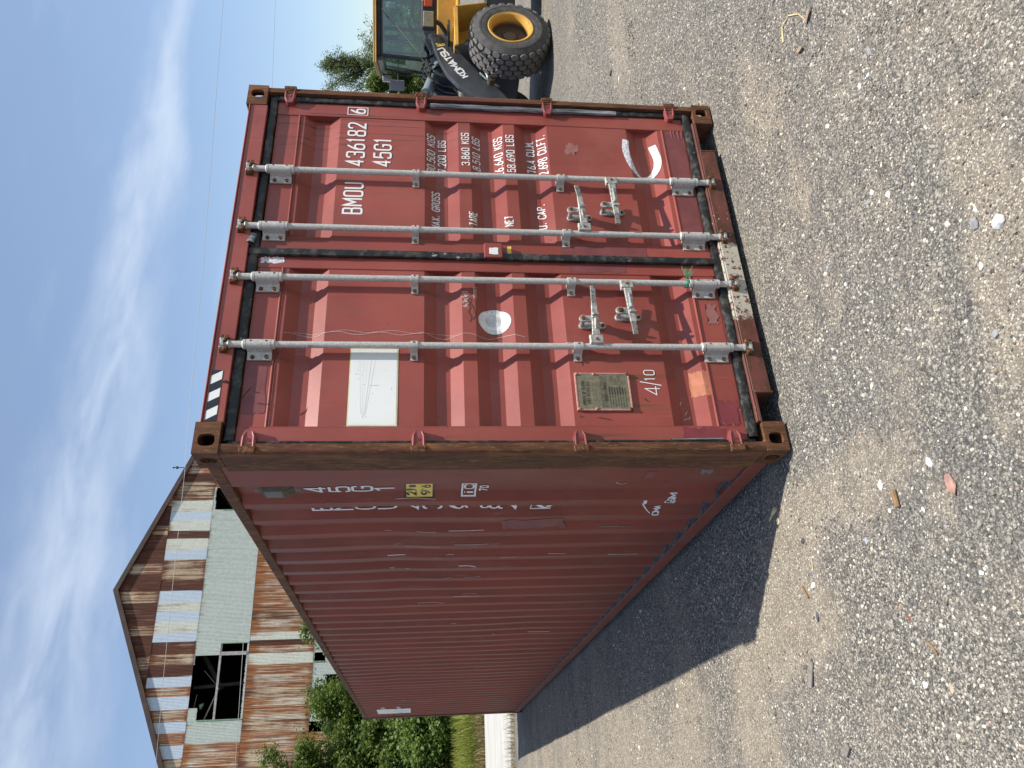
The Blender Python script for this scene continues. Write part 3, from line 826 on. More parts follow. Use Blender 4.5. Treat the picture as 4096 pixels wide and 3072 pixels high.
handle(2, .925, True, 1.495, 1.660, .018); handle(3, .730, False, 1.543, 1.380, .004)

# centre lock box, tag stickers, approval plate
mb = MB(); mb.box(1.172, 1.272, .004, YD - .004, 1.398, 1.502); lb = mb.build('lock_box', 'red', doors[1], bevel=.006, seg=2)
mb = MB(); patch(mb, 1.192, 1.236, 1.424, 1.474, lambda x, z: (x, .0025, z), 3, 3, 0, .003, 3); mb.build('torn_label', 'sticker', doors[1])
mb = MB(); patch(mb, 1.214, 1.276, 1.345, 1.368, dsurf(), 3, 3, 0, .002, 3); mb.build('yellow_tag', 'yellow_label', doors[1])
def plate():
    x0, x1, z0, z1 = .245, .452, .775, 1.053; y = YD - .012
    mb = MB(); mb.box(x0, x1, y, YD - .006, z0, z1); mb.box(x0 - .006, x0 + .003, y - .002, YD, z0 - .004, z1 + .004, 1); mb.box(x1 - .003, x1 + .006, y - .002, YD, z0 - .004, z1 + .004, 1)
    mb.box(x0 - .006, x1 + .006, y - .002, YD, z1 - .003, z1 + .005, 1); mb.box(x0 - .006, x1 + .006, y - .002, YD, z0 - .005, z0 + .003, 1)
    o = mb.build('approval_plate', ['brass', 'rivet'], doors[0], bevel=.001)
    for x, z in ((x0 + .003, z1 - .005), (x1 - .003, z1 - .005), (x0 + .003, z1 - .095), (x1 - .003, z1 - .095), (x0 + .003, z0 + .005), (x1 - .003, z0 + .005)):
        r = MB(); r.lathe([(.0085, 0), (.0085, .002), (.006, .006), (0.0005, .0075)], (x, y - .001, z), (0, -1, 0), 10, 0); r.build('rivet', 'pit' if z < .9 else 'rivet', doors[0], smooth=True)
    t = MB(); sf = lambda x, z, e=0: (x, y - .0014 - e * .5, z); w = .0016
    def T(txt, a, b, zb, zt, ww=w): [ribbon(t, l, ww, sf, .05, 1) for l in text_lines(txt, a, b, zb, zt)]
    T('APPROVED FOR TRANSPORT', x0 + .024, x1 - .040, z1 - .043, z1 - .026); T('UNDER CUSTOMS SEAL', x0 + .030, x1 - .046, z1 - .066, z1 - .049)
    T('CSC SAFETY APPROVAL', x0 + .048, x1 - .052, z0 + .122, z0 + .135)
    rr = random.Random(5)
    for (a, b, zz) in ((x0 + .05, x1 - .06, z1 - .085), (x0 + .05, x1 - .05, z1 - .105)):
        for q in ((zz, zz), ): ribbon(t, [Vector((a, zz)), Vector((b, zz)), Vector((b, zz - .012)), Vector((a, zz - .012)), Vector((a, zz))], .0009, sf, .05, 1)
    for zz in (z1 - .125, z1 - .128, z1 - .158): ribbon(t, [Vector((x0 + .01, zz)), Vector((x1 - .01, zz))], .0009, sf, .05, 1)
    ribbon(t, [Vector(((x0 + x1) / 2, z1 - .128)), Vector(((x0 + x1) / 2, z1 - .158))], .0009, sf, .05, 1)
    ribbon(t, [Vector((x1 - .012, z0 + .10)), Vector((x1 - .062, z0 + .10)), Vector((x1 - .062, z0 + .022)), Vector((x1 - .012, z0 + .022)), Vector((x1 - .012, z0 + .10))], .0009, sf, .05, 1)
    for k in range(7):      # rows of print too small to read
        for (a, b, za) in ((x0 + .012, (x0 + x1) / 2 - .008, z1 - .133), ((x0 + x1) / 2 + .006, x1 - .014, z1 - .133)):
            if k < 3:
                zz = za - k * .0085; q = a
                while q < b - .01: l = rr.uniform(.005, .016); ribbon(t, [Vector((q, zz)), Vector((min(q + l, b), zz))], .0026, sf, .05, 1); q += l + .003
        zz = z0 + .108 - k * .0138; q = x0 + .012
        while q < x1 - .085: l = rr.uniform(.006, .02); ribbon(t, [Vector((q, zz)), Vector((q + l, zz))], .0032, sf, .05, 1); q += l + .003
        if k < 6:
            ribbon(t, [Vector((x1 - .120, zz)), Vector((x1 - .080, zz))], .006, sf, .05, 1)
    for k, tx in enumerate(('ACEP', 'USA', '2002', 'D2')): T(tx, x1 - .054, x1 - .054 + .012 * len(tx) * .8, z0 + .083 - k * .017, z0 + .094 - k * .017, .0011)
    t.build('plate_lettering', 'plate_ink', doors[0])
    return o
plate()

# lettering on the right door
def letter(name, items, surf, w, parent, mat='white'):
    for it in items:
        mb = MB(); txt, a, b, z0, z1 = it[:5]; ww = it[5] if len(it) > 5 else w; sl = it[6] if len(it) > 6 else 0
        for l in text_lines(txt, a, b, z0, z1, slant=sl): ribbon(mb, l, ww, surf)
        mb.build(name, mat, parent)
ds = dsurf()
letter('serial_number', [('BMOU', 1.487, 1.713, 2.187, 2.290), ('436182', 1.853, 2.195, 2.190, 2.289), ('6', 2.276, 2.310, 2.197, 2.283)], ds, .0118, doors[1])
mb = MB(); ribbon(mb, [Vector(p) for p in ((2.261, 2.180), (2.324, 2.180), (2.324, 2.300), (2.261, 2.300), (2.261, 2.180))], .0045, ds); mb.build('check_digit_frame', 'white', doors[1])
letter('type_code', [('45G1', 1.856, 2.072, 2.033, 2.130)], ds, .0118, doors[1])
letter('weight_lettering', [('30.500 KGS', 1.838, 2.140, 1.772, 1.816), ('67.200 LBS', 1.826, 2.112, 1.706, 1.750),
    ('3.860 KGS', 1.886, 2.148, 1.566, 1.609), ('8.510 LBS', 1.868, 2.130, 1.499, 1.543),
    ('26.640 KGS', 1.826, 2.136, 1.362, 1.409), ('58.690 LBS', 1.845, 2.146, 1.290, 1.336),
    ('76.4 CU.M.', 1.876, 2.136, 1.160, 1.207), ('2.698 CU.FT.', 1.850, 2.168, 1.090, 1.138),
    ('MAX. GROSS', 1.416, 1.690, 1.745, 1.788), ('TARE', 1.430, 1.528, 1.530, 1.574), ('NET', 1.430, 1.502, 1.323, 1.368), ('CU. CAP.', 1.408, 1.622, 1.124, 1.168)], ds, .0064, doors[1])
# sprayed U-shaped mark
mb = MB(); l = round_line([(2.150, .575), (2.045, .592), (1.865, .545), (1.858, .440), (1.965, .378), (2.125, .405)], .11, 8)
ribbon(mb, l, .046, dsurf(.0026), .012, 4, taper=lambda t: .95 - .55 * math.exp(-((t - .48) / .13) ** 2)); mb.build('spray_mark', 'spray', doors[1])

# left door: white sheet, round survey sticker, hand marks, patches
mb = MB(); patch(mb, .158, .598, 1.961, 2.204, dsurf(.0016), 12, 10, 1); patch(mb, .164, .592, 1.967, 2.198, dsurf(.0026), 12, 10, 0)
ws = mb.build('blank_sticker', ['sticker', 'sticker_edge'], doors[0])
mb = MB()
for k in range(5):
    c = 2.115 + (k - 2) * .022; ribbon(mb, [Vector((.585, c)), Vector((.225, 2.128 + (k - 2) * .006))], .0022, dsurf(.0028), .1, 1)
mb.build('faded_print', 'faint_yellow', doors[0])

for q in ((.382, 2.10, .382, 2.052), (.45, 2.17, .445, 2.155), (.37, 1.992, .355, 1.990), (.215, 2.13, .20, 2.125), (.23, 2.135, .205, 2.11)): mb = MB(); ribbon(mb, [Vector(q[:2]), Vector(q[2:])], .0010, dsurf(.0028), .1, 1); mb.build('pen_scratch', 'darkline', doors[0])
def disc(mb, cx, cz, rx, rz, surf, mi=0, n=28, rings=8, flat=0):
    vs = [surf(cx, cz)]
    for j in range(1, rings + 1):
        for k in range(n):
            a = 2 * math.pi * k / n; x = math.cos(a) * rx * j / rings; z = math.sin(a) * rz * j / rings
            if flat: x = max(x, -rx * flat)
            vs.append(surf(cx + x, cz + z))
    fs = [(0, 1 + k, 1 + (k + 1) % n) for k in range(n)] + [(1 + (j - 1) * n + k, 1 + j * n + k, 1 + j * n + (k + 1) % n, 1 + (j - 1) * n + (k + 1) % n) for j in range(1, rings) for k in range(n)]
    mb.add(vs, fs, mi)
bx, bz = .792, 1.455
mb = MB(); disc(mb, bx, bz, .078, .088, dsurf(.0020)); sv = mb.build('survey_sticker', 'sticker', doors[0])
mb = MB()
def arc_text(txt, r0, r1, a0, a1, w):
    n = len(txt)
    for i, ch in enumerate(txt):
        if ch == ' ': continue
        am = a0 + (a1 - a0) * (i + .5) / n; wd = abs(a1 - a0) / n * .62
        for st in G[ch]:
            pts = []
            for p in st:
                ang = am - (p[0] - .5) * wd * (1 if a0 > a1 else -1); rr_ = r0 + (r1 - r0) * p[1]
                if a0 < a1: rr_ = r1 - (r1 - r0) * p[1]
                pts.append((bx + math.cos(ang) * rr_ * .078, bz + math.sin(ang) * rr_ * .088) + tuple(p[2:]))
            ribbon(mb, round_line(pts, .002, 2), w, dsurf(.0032), .02, 1)
arc_text('BUREAU VERITAS', .76, .90, R(250), R(-20), .0014)
for rr_ in (.70, .95):
    ribbon(mb, [Vector((bx + math.cos(a) * .078 * rr_, bz + math.sin(a) * .088 * rr_)) for a in [2 * math.pi * k / 32 for k in range(33)]], .0012, dsurf(.0032), .02, 1)
mb.build('sticker_lettering', 'faint_grey', doors[0])
mb = MB(); disc(mb, bx + .006, bz + .008, .040, .044, dsurf(.0028), 0, 20, 5); mb.build('sticker_emblem', 'faint_grey2', doors[0])
def marks(name, lines, w, surf, mat, parent):
    mb = MB()
    for l in lines:
        pts = [Vector(p) for p in l] if len(l) < 3 else round_line(l, .02, 3)
        ribbon(mb, pts, w, surf, .02, 1)
    return mb.build(name, mat, parent)
# chalked 4/10, scratched hand marks
letter('chalk_mark', [('4', .335, .385, .610, .690), ('/', .390, .412, .598, .712), ('10', .420, .480, .628, .684)], ds, .0048, doors[0])
rr = random.Random(12)
hz_ = [[(.862 + .012 * k, 1.600 + .012 * (k % 3) + rr.uniform(-.004, .004)), (.868 + .012 * k, 1.622 + rr.uniform(-.01, .01)), (.880 + .010 * k, 1.596 + rr.uniform(-.01, .01))] for k in range(9)]
hz_ += [[(.870 + .03 * k, 1.632), (.874 + .03 * k, 1.600)] for k in range(4)]
marks('chalk_scribble', hz_, .0028, ds, 'scratch', doors[0])
marks('chalk_scribble', [[(x - .26 + .26, z - .045) for x, z in l] for l in [[(.92 + .010 * k, 1.60 + rr.uniform(-.008, .008)), (.928 + .010 * k, 1.616), (.934 + .010 * k, 1.592)] for k in range(7)]], .0026, ds, 'scratch', doors[0])
marks('dark_scribble', [[(.770, 1.590), (.800, 1.575), (.835, 1.600), (.855, 1.580), (.880, 1.592), (.905, 1.574), (.925, 1.586), (.905, 1.600), (.880, 1.575), (.850, 1.566), (.815, 1.552), (.785, 1.572)]], .004, ds, 'darkline', doors[0])
marks('long_scratch', [[(.690 + .012 * math.sin(k * 1.7), 2.56 - k * .06) for k in range(22)]], .0018, ds, 'scratch', doors[0])
marks('long_scratch', [[(.700 + .010 * math.sin(k * 1.3 + 1), 2.50 - k * .05) for k in range(18)]], .0014, ds, 'scratch', doors[0])
marks('long_scratch', [[(.640 + .008 * math.sin(k * 1.1), 1.28 - k * .03) for k in range(14)]], .0022, ds, 'scratch', doors[0])
marks('dark_scratch', [[(.205, .955), (.200, .925), (.190, .888)], [(.540, 1.01), (.525, 1.004), (.505, 1.008)], [(.212, 1.05), (.207, 1.03)], [(.315, .700), (.300, .690), (.296, .678)]], .004, ds, 'darkline', doors[0])
marks('chalk_scratch', [[(.205, .495), (.215, .480), (.210, .465), (.225, .462)], [(.290, .505), (.310, .495)], [(.235, .485), (.255, .470)]], .003, ds, 'scratch', doors[0])
def pt(name, x0, x1, z0, z1, mat, parent, e=.006, seed=1, off=.0013): 
    mb = MB(); patch(mb, x0, x1, z0, z1, dsurf(off), 5, 14, 0, e, seed); mb.build(name, mat, parent)
pt('paint_patch', .225, .545, 2.603, 2.706, 'touchup2', doors[0], .008, 2)
pt('paint_patch', .335, .482, .328, .430, 'orange', doors[0], .006, 4)
pt('paint_patch', .158, .300, .205, .318, 'touchup', doors[0], .012, 5)
pt('paint_patch', .070, .148, .300, .520, 'touchup', doors[0], .010, 6)
pt('paint_patch', .780, .905, .215, .278, 'ghost', doors[0], .012, 9)
pt('paint_patch', 1.310, 1.760, .200, .322, 'touchup2', doors[1], .008, 7)
pt('paint_patch', 1.790, 2.240, .200, .322, 'touchup2', doors[1], .008, 8)
pt('paint_patch', 1.212, 1.302, .560, 1.06, 'touchup2', doors[1], .005, 10)
pt('paint_patch', 1.110, 1.160, .700, 1.02, 'touchup2', doors[0], .006, 11)
pt('white_daub', 1.128, 1.164, 2.585, 2.705, 'spray', doors[0], .006, 12)
pt('paint_patch', 2.010, 2.090, .900, .960, 'ghost', doors[1], .02, 13)
pt('paint_patch', .56, .60, 2.56, 2.60, 'touchup2', doors[0], .01, 14)
# green twine knotted on the second bar
mb = MB(); rt = random.Random(3); X = bars[1][1]; xc = X(.318)
for k in range(4): mb.tube([(xc + .024 * math.cos(a), YR + .024 * math.sin(a), .372 + .004 * k + .003 * math.sin(a * 2 + k)) for a in [2 * math.pi * j / 12 for j in range(13)]], .0022, 5)
for k in range(16):
    p = Vector((xc + .018, YR - .022, .374)); q = [p]
    for j in range(4): p = p + Vector((rt.uniform(-.006, .026), rt.uniform(-.014, .002), rt.uniform(-.016, .013))); q.append(p)
    mb.tube(q, .0013, 4)
mb.build('twine_knot', 'twine', bars[1][0])
# torn strips of gasket
mb = MB(); mb.tube([(.30, .02, 2.705), (.305, .0, 2.69), (.33, -.004, 2.672), (.345, -.004, 2.66)], [.004, .003, .003, .001], 5); mb.build('gasket_shred', 'rubber', doors[0])
mb = MB(); mb.tube([(.375, .0, 2.80), (.380, -.004, 2.785), (.372, .005, 2.768)], .0035, 5); mb.build('gasket_shred', 'rubber', doors[0])

# ---- lettering and stickers on the long side
ss_ = ssurf(.003)
def sideletter(mb, txt, y_right, y_left, z0, z1, w, mi=0, rot=None):
    # read from outside: the left of a letter has the larger y
    for l in text_lines(txt, 0, 1, z0, z1, rr=.25 if len(txt) == 1 else None):
        ll = [Vector((y_left + (y_right - y_left) * p.x, p.y)) for p in l]
        ribbon(mb, ll, w, ss_, .008, 3, mi)
mb = MB()
for k, ch in enumerate('45G1'): sideletter(mb, ch, .560, .630, 2.352 - k * .1222, 2.455 - k * .1222, .015)
mb.build('side_type_code', 'white', left_wall)
mb = MB()
for ch, zt, h in (('B', 2.456, .104), ('M', 2.335, .104), ('O', 2.213, .104), ('U', 2.092, .104), ('4', 1.936, .100), ('3', 1.828, .100), ('6', 1.703, .100), ('1', 1.594, .100), ('8', 1.515 - .02, .100), ('2', 1.392, .100), ('6', 1.190, .094)):
    sideletter(mb, ch, .805, .928, zt - h, zt, .016)
ribbon(mb, [Vector(p) for p in ((.795, 1.200), (.795, 1.084), (.938, 1.084), (.938, 1.200), (.795, 1.200))], .006, ss_, .008, 3)
mb.build('side_serial_number', 'white', left_wall)
mb = MB(); patch(mb, .535, .700, 1.770, 1.934, ss_, 12, 4, 0); so = ssurf(.004); patch(mb, .535, .688, 1.781, 1.923, so, 12, 4, 1)
so2 = ssurf(.005)
for (t_, z) in (("2,9 m", 1.872), ("9'6", 1.795)):
    for l in text_lines(t_, 0, 1, z, z + .045): ribbon(mb, [Vector((.672 - .115 * p.x, p.y)) for p in l], .010, so2, .008, 3, 0)
mb.build('height_sticker', ['black_paint', 'yellow_label'], left_wall)
mb = MB()
ribbon(mb, [Vector(p) for p in ((.545, 1.618), (.545, 1.545), (.685, 1.545), (.685, 1.618), (.545, 1.618))], .010, ss_, .008, 3)
for t_, a, b, z0, z1, w in (('iC', .670, .560, 1.556, 1.605, .011), ('70', .650, .575, 1.478, 1.520, .010)):
    for l in text_lines(t_, 0, 1, z0, z1): ribbon(mb, [Vector((a + (b - a) * p.x, p.y)) for p in l], w, ss_, .008, 3)
mb.build('side_code_mark', 'white', left_wall)
marks('side_chalk', [[(.505 + .0, 1.60 - .022 * k), (.490, 1.59 - .022 * k), (.478, 1.60 - .022 * k), (.470, 1.588 - .022 * k)] for k in range(6)], .0028, ss_, 'scratch', left_wall)
# logo on the lower part of the side: white arc and slanted capitals, partly worn off
mb = MB()
ribbon(mb, round_line([(.738, .556), (.775, .548), (.885, .532), (.945, .505), (.986, .464)], .05, 6), .022, ss_, .006, 3, taper=lambda t: 1 - .8 * t)
for ch, ya, yb, zb_ in (('C', .998, .977, .412), ('M', .973, .951, .409), ('A', .948, .928, .405), ('C', .776, .747, .397)):
    for l in text_lines(ch, 0, 1, 0, 1, .62, rr=.25): ribbon(mb, [Vector((ya + (yb - ya) * p.x, zb_ + .036 * p.y)) for p in l], .0075, ss_, .006, 3)
mb.build('shipping_line_mark', 'white', left_wall)
mb = MB()
for ch, ya, yb, zb_ in (('G', .738, .715, .388), ('M', .710, .682, .380)):
    for l in text_lines(ch, 0, 1, 0, 1, .62, rr=.25): ribbon(mb, [Vector((ya + (yb - ya) * p.x, zb_ + .036 * p.y)) for p in l], .011, ss_, .006, 3)
patch(mb, .740, .785, .375, .392, ss_, 3, 3, 0, .004, 4)
mb.build('worn_shipping_line_mark', 'spray', left_wall)
marks('chalk_letters', [[(.500, .705), (.535, .700), (.570, .722), (.560, .760), (.520, .775)], [(.455, .745), (.475, .742), (.455, .735), (.475, .730), (.455, .722), (.478, .718)],
      [(.480, .650), (.482, .610)], [(.470, .638), (.470, .630)], [(.470, .620), (.470, .614)], [(.480, .580), (.530, .565)],
      [(.466, .550), (.486, .545), (.480, .528), (.466, .520)], [(.466, .515), (.480, .505), (.484, .490), (.468, .482)], [(.466, .420), (.484, .405), (.480, .388), (.468, .380)]], .005, ss_, 'scratch', left_wall)
rs_ = random.Random(21)
mb = MB(); mb2 = MB()
for (y0, z0, z1, n) in ((.74, 2.4, 1.9, 6), (1.30, 2.2, 1.6, 8), (1.58, 2.2, 1.3, 12), (1.86, 2.2, .9, 16), (2.14, 2.1, 1.4, 10), (2.42, 2.0, 1.5, 6), (3.25, 2.1, 1.5, 6), (4.1, 1.6, 1.0, 5), (1.86, .55, .45, 4), (1.3, .9, .6, 3), (2.98, 2.0, 1.4, 5), (4.65, 1.2, .7, 6)):
    for k in range(n // 2):
        za = rs_.uniform(z1, z0); ln = rs_.choice((.03, .05, .12, .22)); yy = y0 - rs_.uniform(.002, .06)
        pts = [Vector((yy + rs_.uniform(-.006, .006), za)), Vector((yy + rs_.uniform(-.008, .008), za - ln * .5)), Vector((yy + rs_.uniform(-.01, .01), za - ln))]
        ribbon(mb if rs_.random() < .5 else mb2, pts, rs_.choice((.002, .003, .005, .008)), ss_, .05, 2)
mb.build('bare_scrapes', 'dent_grey', left_wall)['kind'] = 'stuff'; mb2.build('pale_scrapes', 'scratch', left_wall)['kind'] = 'stuff'
mb = MB(); mb3 = MB(); rq = random.Random(5)
def spatch(yy0, yy1, z0, z1, mat, e): 
    m_ = MB(); patch(m_, yy0, yy1, z0, z1, ssurf(.0022), 4, 8, 0, e, int(z0 * 100)); m_.build('side_patch', mat, left_wall)
spatch(.30, .40, .60, .66, 'touchup', .01); spatch(1.05, 1.32, .95, 1.35, 'touchup2', .02); spatch(.28, .34, .30, .36, 'dent_grey', .012)
spatch(.46, .50, .50, .535, 'dent_grey', .008); spatch(.50, .53, .445, .455, 'dent_grey', .004); spatch(10.36, 11.70, 2.025, 2.59, 'sticker', .0)
marks('ventilation_print', [[(10.6 + .2 * k, 2.30), (10.9 + .15 * k, 2.12 + .02 * k)] for k in range(4)] + [[(10.7, 2.5), (10.8, 2.42)], [(11.1, 2.5), (11.2, 2.44)], [(11.4, 2.5), (11.5, 2.42)]], .05, ssurf(.004), 'faint_grey', left_wall)
mb = MB()      # moulded plastic ventilator in the first recess
v0 = XS + SD
mb.prism([(.535, v0 - .001), (.548, v0 - .034), (.640, v0 - .034), (.652, v0 - .001)], lambda u, v, w: (v, u, w), 2.572, 2.668)
mb.add([(v0 - .001, .535, 2.515), (v0 - .001, .652, 2.515), (v0 - .001, .652, 2.572), (v0 - .001, .535, 2.572), (v0 - .034, .548, 2.572), (v0 - .034, .640, 2.572)], [(0, 1, 5, 4), (0, 4, 3), (1, 2, 5)])
mb.add([(v0 - .001, .535, 2.700), (v0 - .001, .652, 2.700), (v0 - .001, .652, 2.668), (v0 - .001, .535, 2.668), (v0 - .034, .548, 2.668), (v0 - .034, .640, 2.668)], [(0, 4, 5, 1), (0, 3, 4), (1, 5, 2)])
for k in range(6): mb.obox((v0 - .010 - k * .0045, .595, 2.522 + k * .0088), (0, 1, 0), (1, 0, -.4), (.4, 0, 1), .05, .005, .0018)
mb.bolt((v0 - .002, .60, 2.492), (-1, 0, 0), .011, .006, 0); mb.box(v0 - .006, v0, .575, .625, 2.478, 2.516); mb.box(v0 - .006, v0, .575, .625, 2.70, 2.725)
mb.build('air_vent', 'vent', left_wall, bevel=.002)
# sealant scallops along the bottom rail
mb = MB(); k = 0
for y0 in [.456 + 0 * i for i in range(1)] + [.795 + .2785 * i for i in range(39)]:
    mb.add([(.006, y0 - .14, .137), (.006, y0 + .14, .137), (.052, y0 + .14, .139), (.052, y0 - .14, .139)], [(0, 1, 2, 3)])
    mb.tube([(side_x(y) - .003, y, .142 + .008 * mnoise.noise((y * 9, 0, 2))) for y in [y0 + .27 * j / 10 for j in range(11)]], .009, 5)
mb.build('rail_sealant', 'sealant_d', box)['kind'] = 'stuff'

# ================================================================== GROUND
def ground_z(x, y):
    d = max(-x, x - W_, -y, y - L_, 0)               # distance from the container's footprint
    k = min(1, d / 1.0)
    n = mnoise.noise((x * .35, y * .8, 1.7)) * .030 + mnoise.noise((x * 1.3, y * 2.1, 4.2)) * .012 + mnoise.noise((x * 4, y * 5, 9.1)) * .004
    far = min(1, max(0, 40 - math.hypot(x, y)) / 20)
    return -.014 + (n * .9 - .004) * (.25 + .75 * k) * far
def gp(px, py):          # a picture position (full-size pixels) traced onto the yard
    d = M3 @ Vector(((px - 2048) / 3112.157, -(py - 1536) / 3112.157, -1)); t = -CAM.z / d.z; p = CAM + d * t; return (p.x, p.y)
PBLOBS = [gp(*q[:2]) + tuple(q[2:]) for q in ((3990, 900, .30, .22, .22), (3930, 1250, .35, .12, .20), (4040, 1600, .30, .15, .20), (3880, 620, .35, .16, .20), (3170, 720, .28, .10, .18), (3190, 1190, .22, .08, .18), (3310, 1250, .16, .10, .16),
    (3720, 1180, .18, .12, .16), (3080, 2230, .14, .30, .20), (3110, 2480, .16, .25, .18), (3090, 2680, .2, .18, .16), (3000, 2920, .4, .3, .20), (2780, 2950, .7, .5, .20), (3380, 2560, .25, .14, .18), (3480, 2880, .22, .16, .20), (3240, 2050, .25, .10, .16),
    (3560, 2130, .14, .08, .16), (3760, 2050, .15, .08, .16), (2700, 180, 1.2, .25, .16), (2480, 250, 1.5, .4, .18), (3000, 420, .5, .15, .16))]
def bare(x, y):
    return min(1.0, sum(q[4] * max(0, 1 - (((x - q[0]) / q[2]) ** 2 + ((y - q[1]) / q[3]) ** 2) / 1.3) for q in BLOBS) / .24)
def gravel_nodes(N, far=True):
    P = N.tc()
    # dirt: long worn bands running across the yard, plus scattered bare patches
    wob = N.noise(.8, P, 3, .5)
    band = N.noise(1.0, N.tc(scale=(.28, 1.15, 1), loc=(3.1, 1.9, 0)), 6, .62, .4)
    patchy = N.noise(2.6, N.tc(loc=(4.7, 2.2, 0), scale=(.7, 1, 1)), 6, .66)
    x, y, z = N.xyz(P)[:3]
    def blob(cx, cy, rx, ry, a):
        dx = N.math('DIVIDE', N.math('SUBTRACT', x, cx), rx); dy = N.math('DIVIDE', N.math('SUBTRACT', y, cy), ry)
        r2 = N.math('ADD', N.mul(dx, dx), N.mul(dy, dy)); return N.mul(N.ss(r2, 1.3, 0.0), a)
    bl = 0
    for q in BLOBS: bl = N.math('ADD', bl, blob(*q))
    brk = N.noise(5.5, P, 6, .7)
    dirt = N.math('ADD', N.math('ADD', N.mul(band, .62), N.mul(patchy, .42)), N.math('ADD', bl, N.math('MULTIPLY_ADD', brk, .42, -.105)))
    return P, N.ss(dirt, .59, .84)
BLOBS = [(-.75, .55, .30, .9, .22), (-.35, -.25, .25, .7, .20), (-1.5, 1.2, .8, .5, .18), (-1.6, 3.2, 1.2, 1.2, .10), (-2.8, 8, 3.5, 7, .17)]
for q in PBLOBS: BLOBS.append(q[:4] + (q[4] * .55,))
def ground_mat():
    N = NM('gravel_yard', .9, 0, .25)
    P, dirt = gravel_nodes(N)
    v1 = N.t.nodes.new('ShaderNodeTexVoronoi'); v1.inputs['Scale'].default_value = 80; N.l(P, v1.inputs['Vector'])
    v2 = N.t.nodes.new('ShaderNodeTexVoronoi'); v2.inputs['Scale'].default_value = 190; N.l(P, v2.inputs['Vector'])
    v3 = N.t.nodes.new('ShaderNodeTexVoronoi'); v3.inputs['Scale'].default_value = 38; N.l(P, v3.inputs['Vector'])
    stops = [(.05, (.055, .055, .056)), (.30, (.11, .11, .11)), (.50, (.165, .163, .160)), (.68, (.225, .22, .212)), (.84, (.30, .29, .27)), (.92, (.42, .41, .38)), (.98, (.56, .54, .50))]
    r1 = N.xyz(v1.outputs['Color'])[0]; r2 = N.xyz(v2.outputs['Color'])[1]; r3 = N.xyz(v3.outputs['Color'])[2]
    stops = [(p, (q[0] * 1.27, q[1] * 1.18, q[2] * 1.03)) for p, q in stops]; c1 = N.ramp(r1, stops); c2 = N.ramp(r2, stops); c3 = N.ramp(r3, stops)
    g = N.mix(.5, c1, c2)
    big = N.mul(N.ss(r3, .86, .90), N.ss(v3.outputs['Distance'], .45, .30))
    g = N.mix(big, g, c3)
    gap = N.ss(v1.outputs['Distance'], .42, .75)
    g = N.mix(N.mul(gap, .7), g, (.045, .042, .038))
    cl = N.noise(.5, P, 4, .55)
    g = N.mix(N.ss(cl, .40, .66, 0, .35), g, (.115, .115, .118))
    dn_ = N.noise(9, P, 6, .65); df = N.noise(120, P, 3, .6)
    d = N.mix(N.ss(dn_, .3, .7), (.185, .150, .108), (.270, .225, .165))
    d = N.mix(N.mul(N.ss(df, .52, .66), .5), d, (.075, .062, .048))
    d = N.mix(N.mul(N.ss(r2, .72, .80), .75), d, c2)
    col = N.mix(N.mul(dirt, .75), g, d)
    h = N.math('SUBTRACT', 1.0, v1.outputs['Distance']); h2 = N.math('SUBTRACT', 1.0, v2.outputs['Distance'])
    hh = N.math('ADD', N.mul(h, .7), N.mul(h2, .35))
    hh = N.mul(hh, N.ss(dirt, 1.1, 0, .25, 1))
    nb = N.bump(hh, .85, .012)
    return N.fin(col, .92, nb)
MAT['ground'] = ground_mat()
def span(lo, hi, a, b, st, far):
    q = [lo + (a - lo) * (i / far) ** .45 for i in range(far)] + [a + (b - a) * i / int((b - a) / st) for i in range(int((b - a) / st) + 1)]
    return q + [b + (hi - b) * (i / far) ** 2.2 for i in range(1, far + 1)]
gx = span(-420, 460, -9, 15, .15, 14); gy = span(-300, 700, -8, 22, .15, 14)
gv = [(x, y, ground_z(x, y)) for y in gy for x in gx]; nxg = len(gx)
ii = np.arange((len(gy) - 1) * (nxg - 1)); jj = ii // (nxg - 1); kk = ii % (nxg - 1); b0 = jj * nxg + kk
g = npmesh('ground', gv, np.stack([b0, b0 + 1, b0 + nxg + 1, b0 + nxg], 1), 'ground', None, 'structure', smooth=True)

# pale concrete slab behind the container, its front edge ragged with gravel and weeds
def slab_mat():
    N = NM('sunlit_pale_concrete', .85, 0, .3)
    a = N.noise(.9, N.tc(scale=(.5, 2.2, 1)), 6, .65); b = N.noise(14, None, 5, .7)
    col = N.mix(N.ss(a, .35, .7), (.47, .455, .42), (.38, .365, .33)); col = N.mix(N.ss(b, .60, .72, 0, .6), col, (.33, .30, .26))
    return N.fin(col, .88, N.bump(b, .3, .01))
MAT['slab'] = slab_mat()
mb = MB(); vs = []; n = 160
for i in range(n + 1):
    x = -30 + 42 * i / n; e = 13.62 - .30 * (x) + .10 * mnoise.noise((x * .9, 0, 3)) + .06 * mnoise.noise((x * 3.1, 0, 5))
    e = max(12.9, min(e, 18)); vs += [(x, e, -.02), (x, e + .02, .045), (x, 20.75 - .25 * (x * .3), .05), (x, 20.8 - .25 * (x * .3), -.03)]
fs = [(4 * i + k, 4 * i + 4 + k, 4 * i + 5 + k, 4 * i + 1 + k) for i in range(n) for k in range(3)]
mb.add(vs, fs); tag(mb.build('concrete_slab', 'slab'), kind='structure')

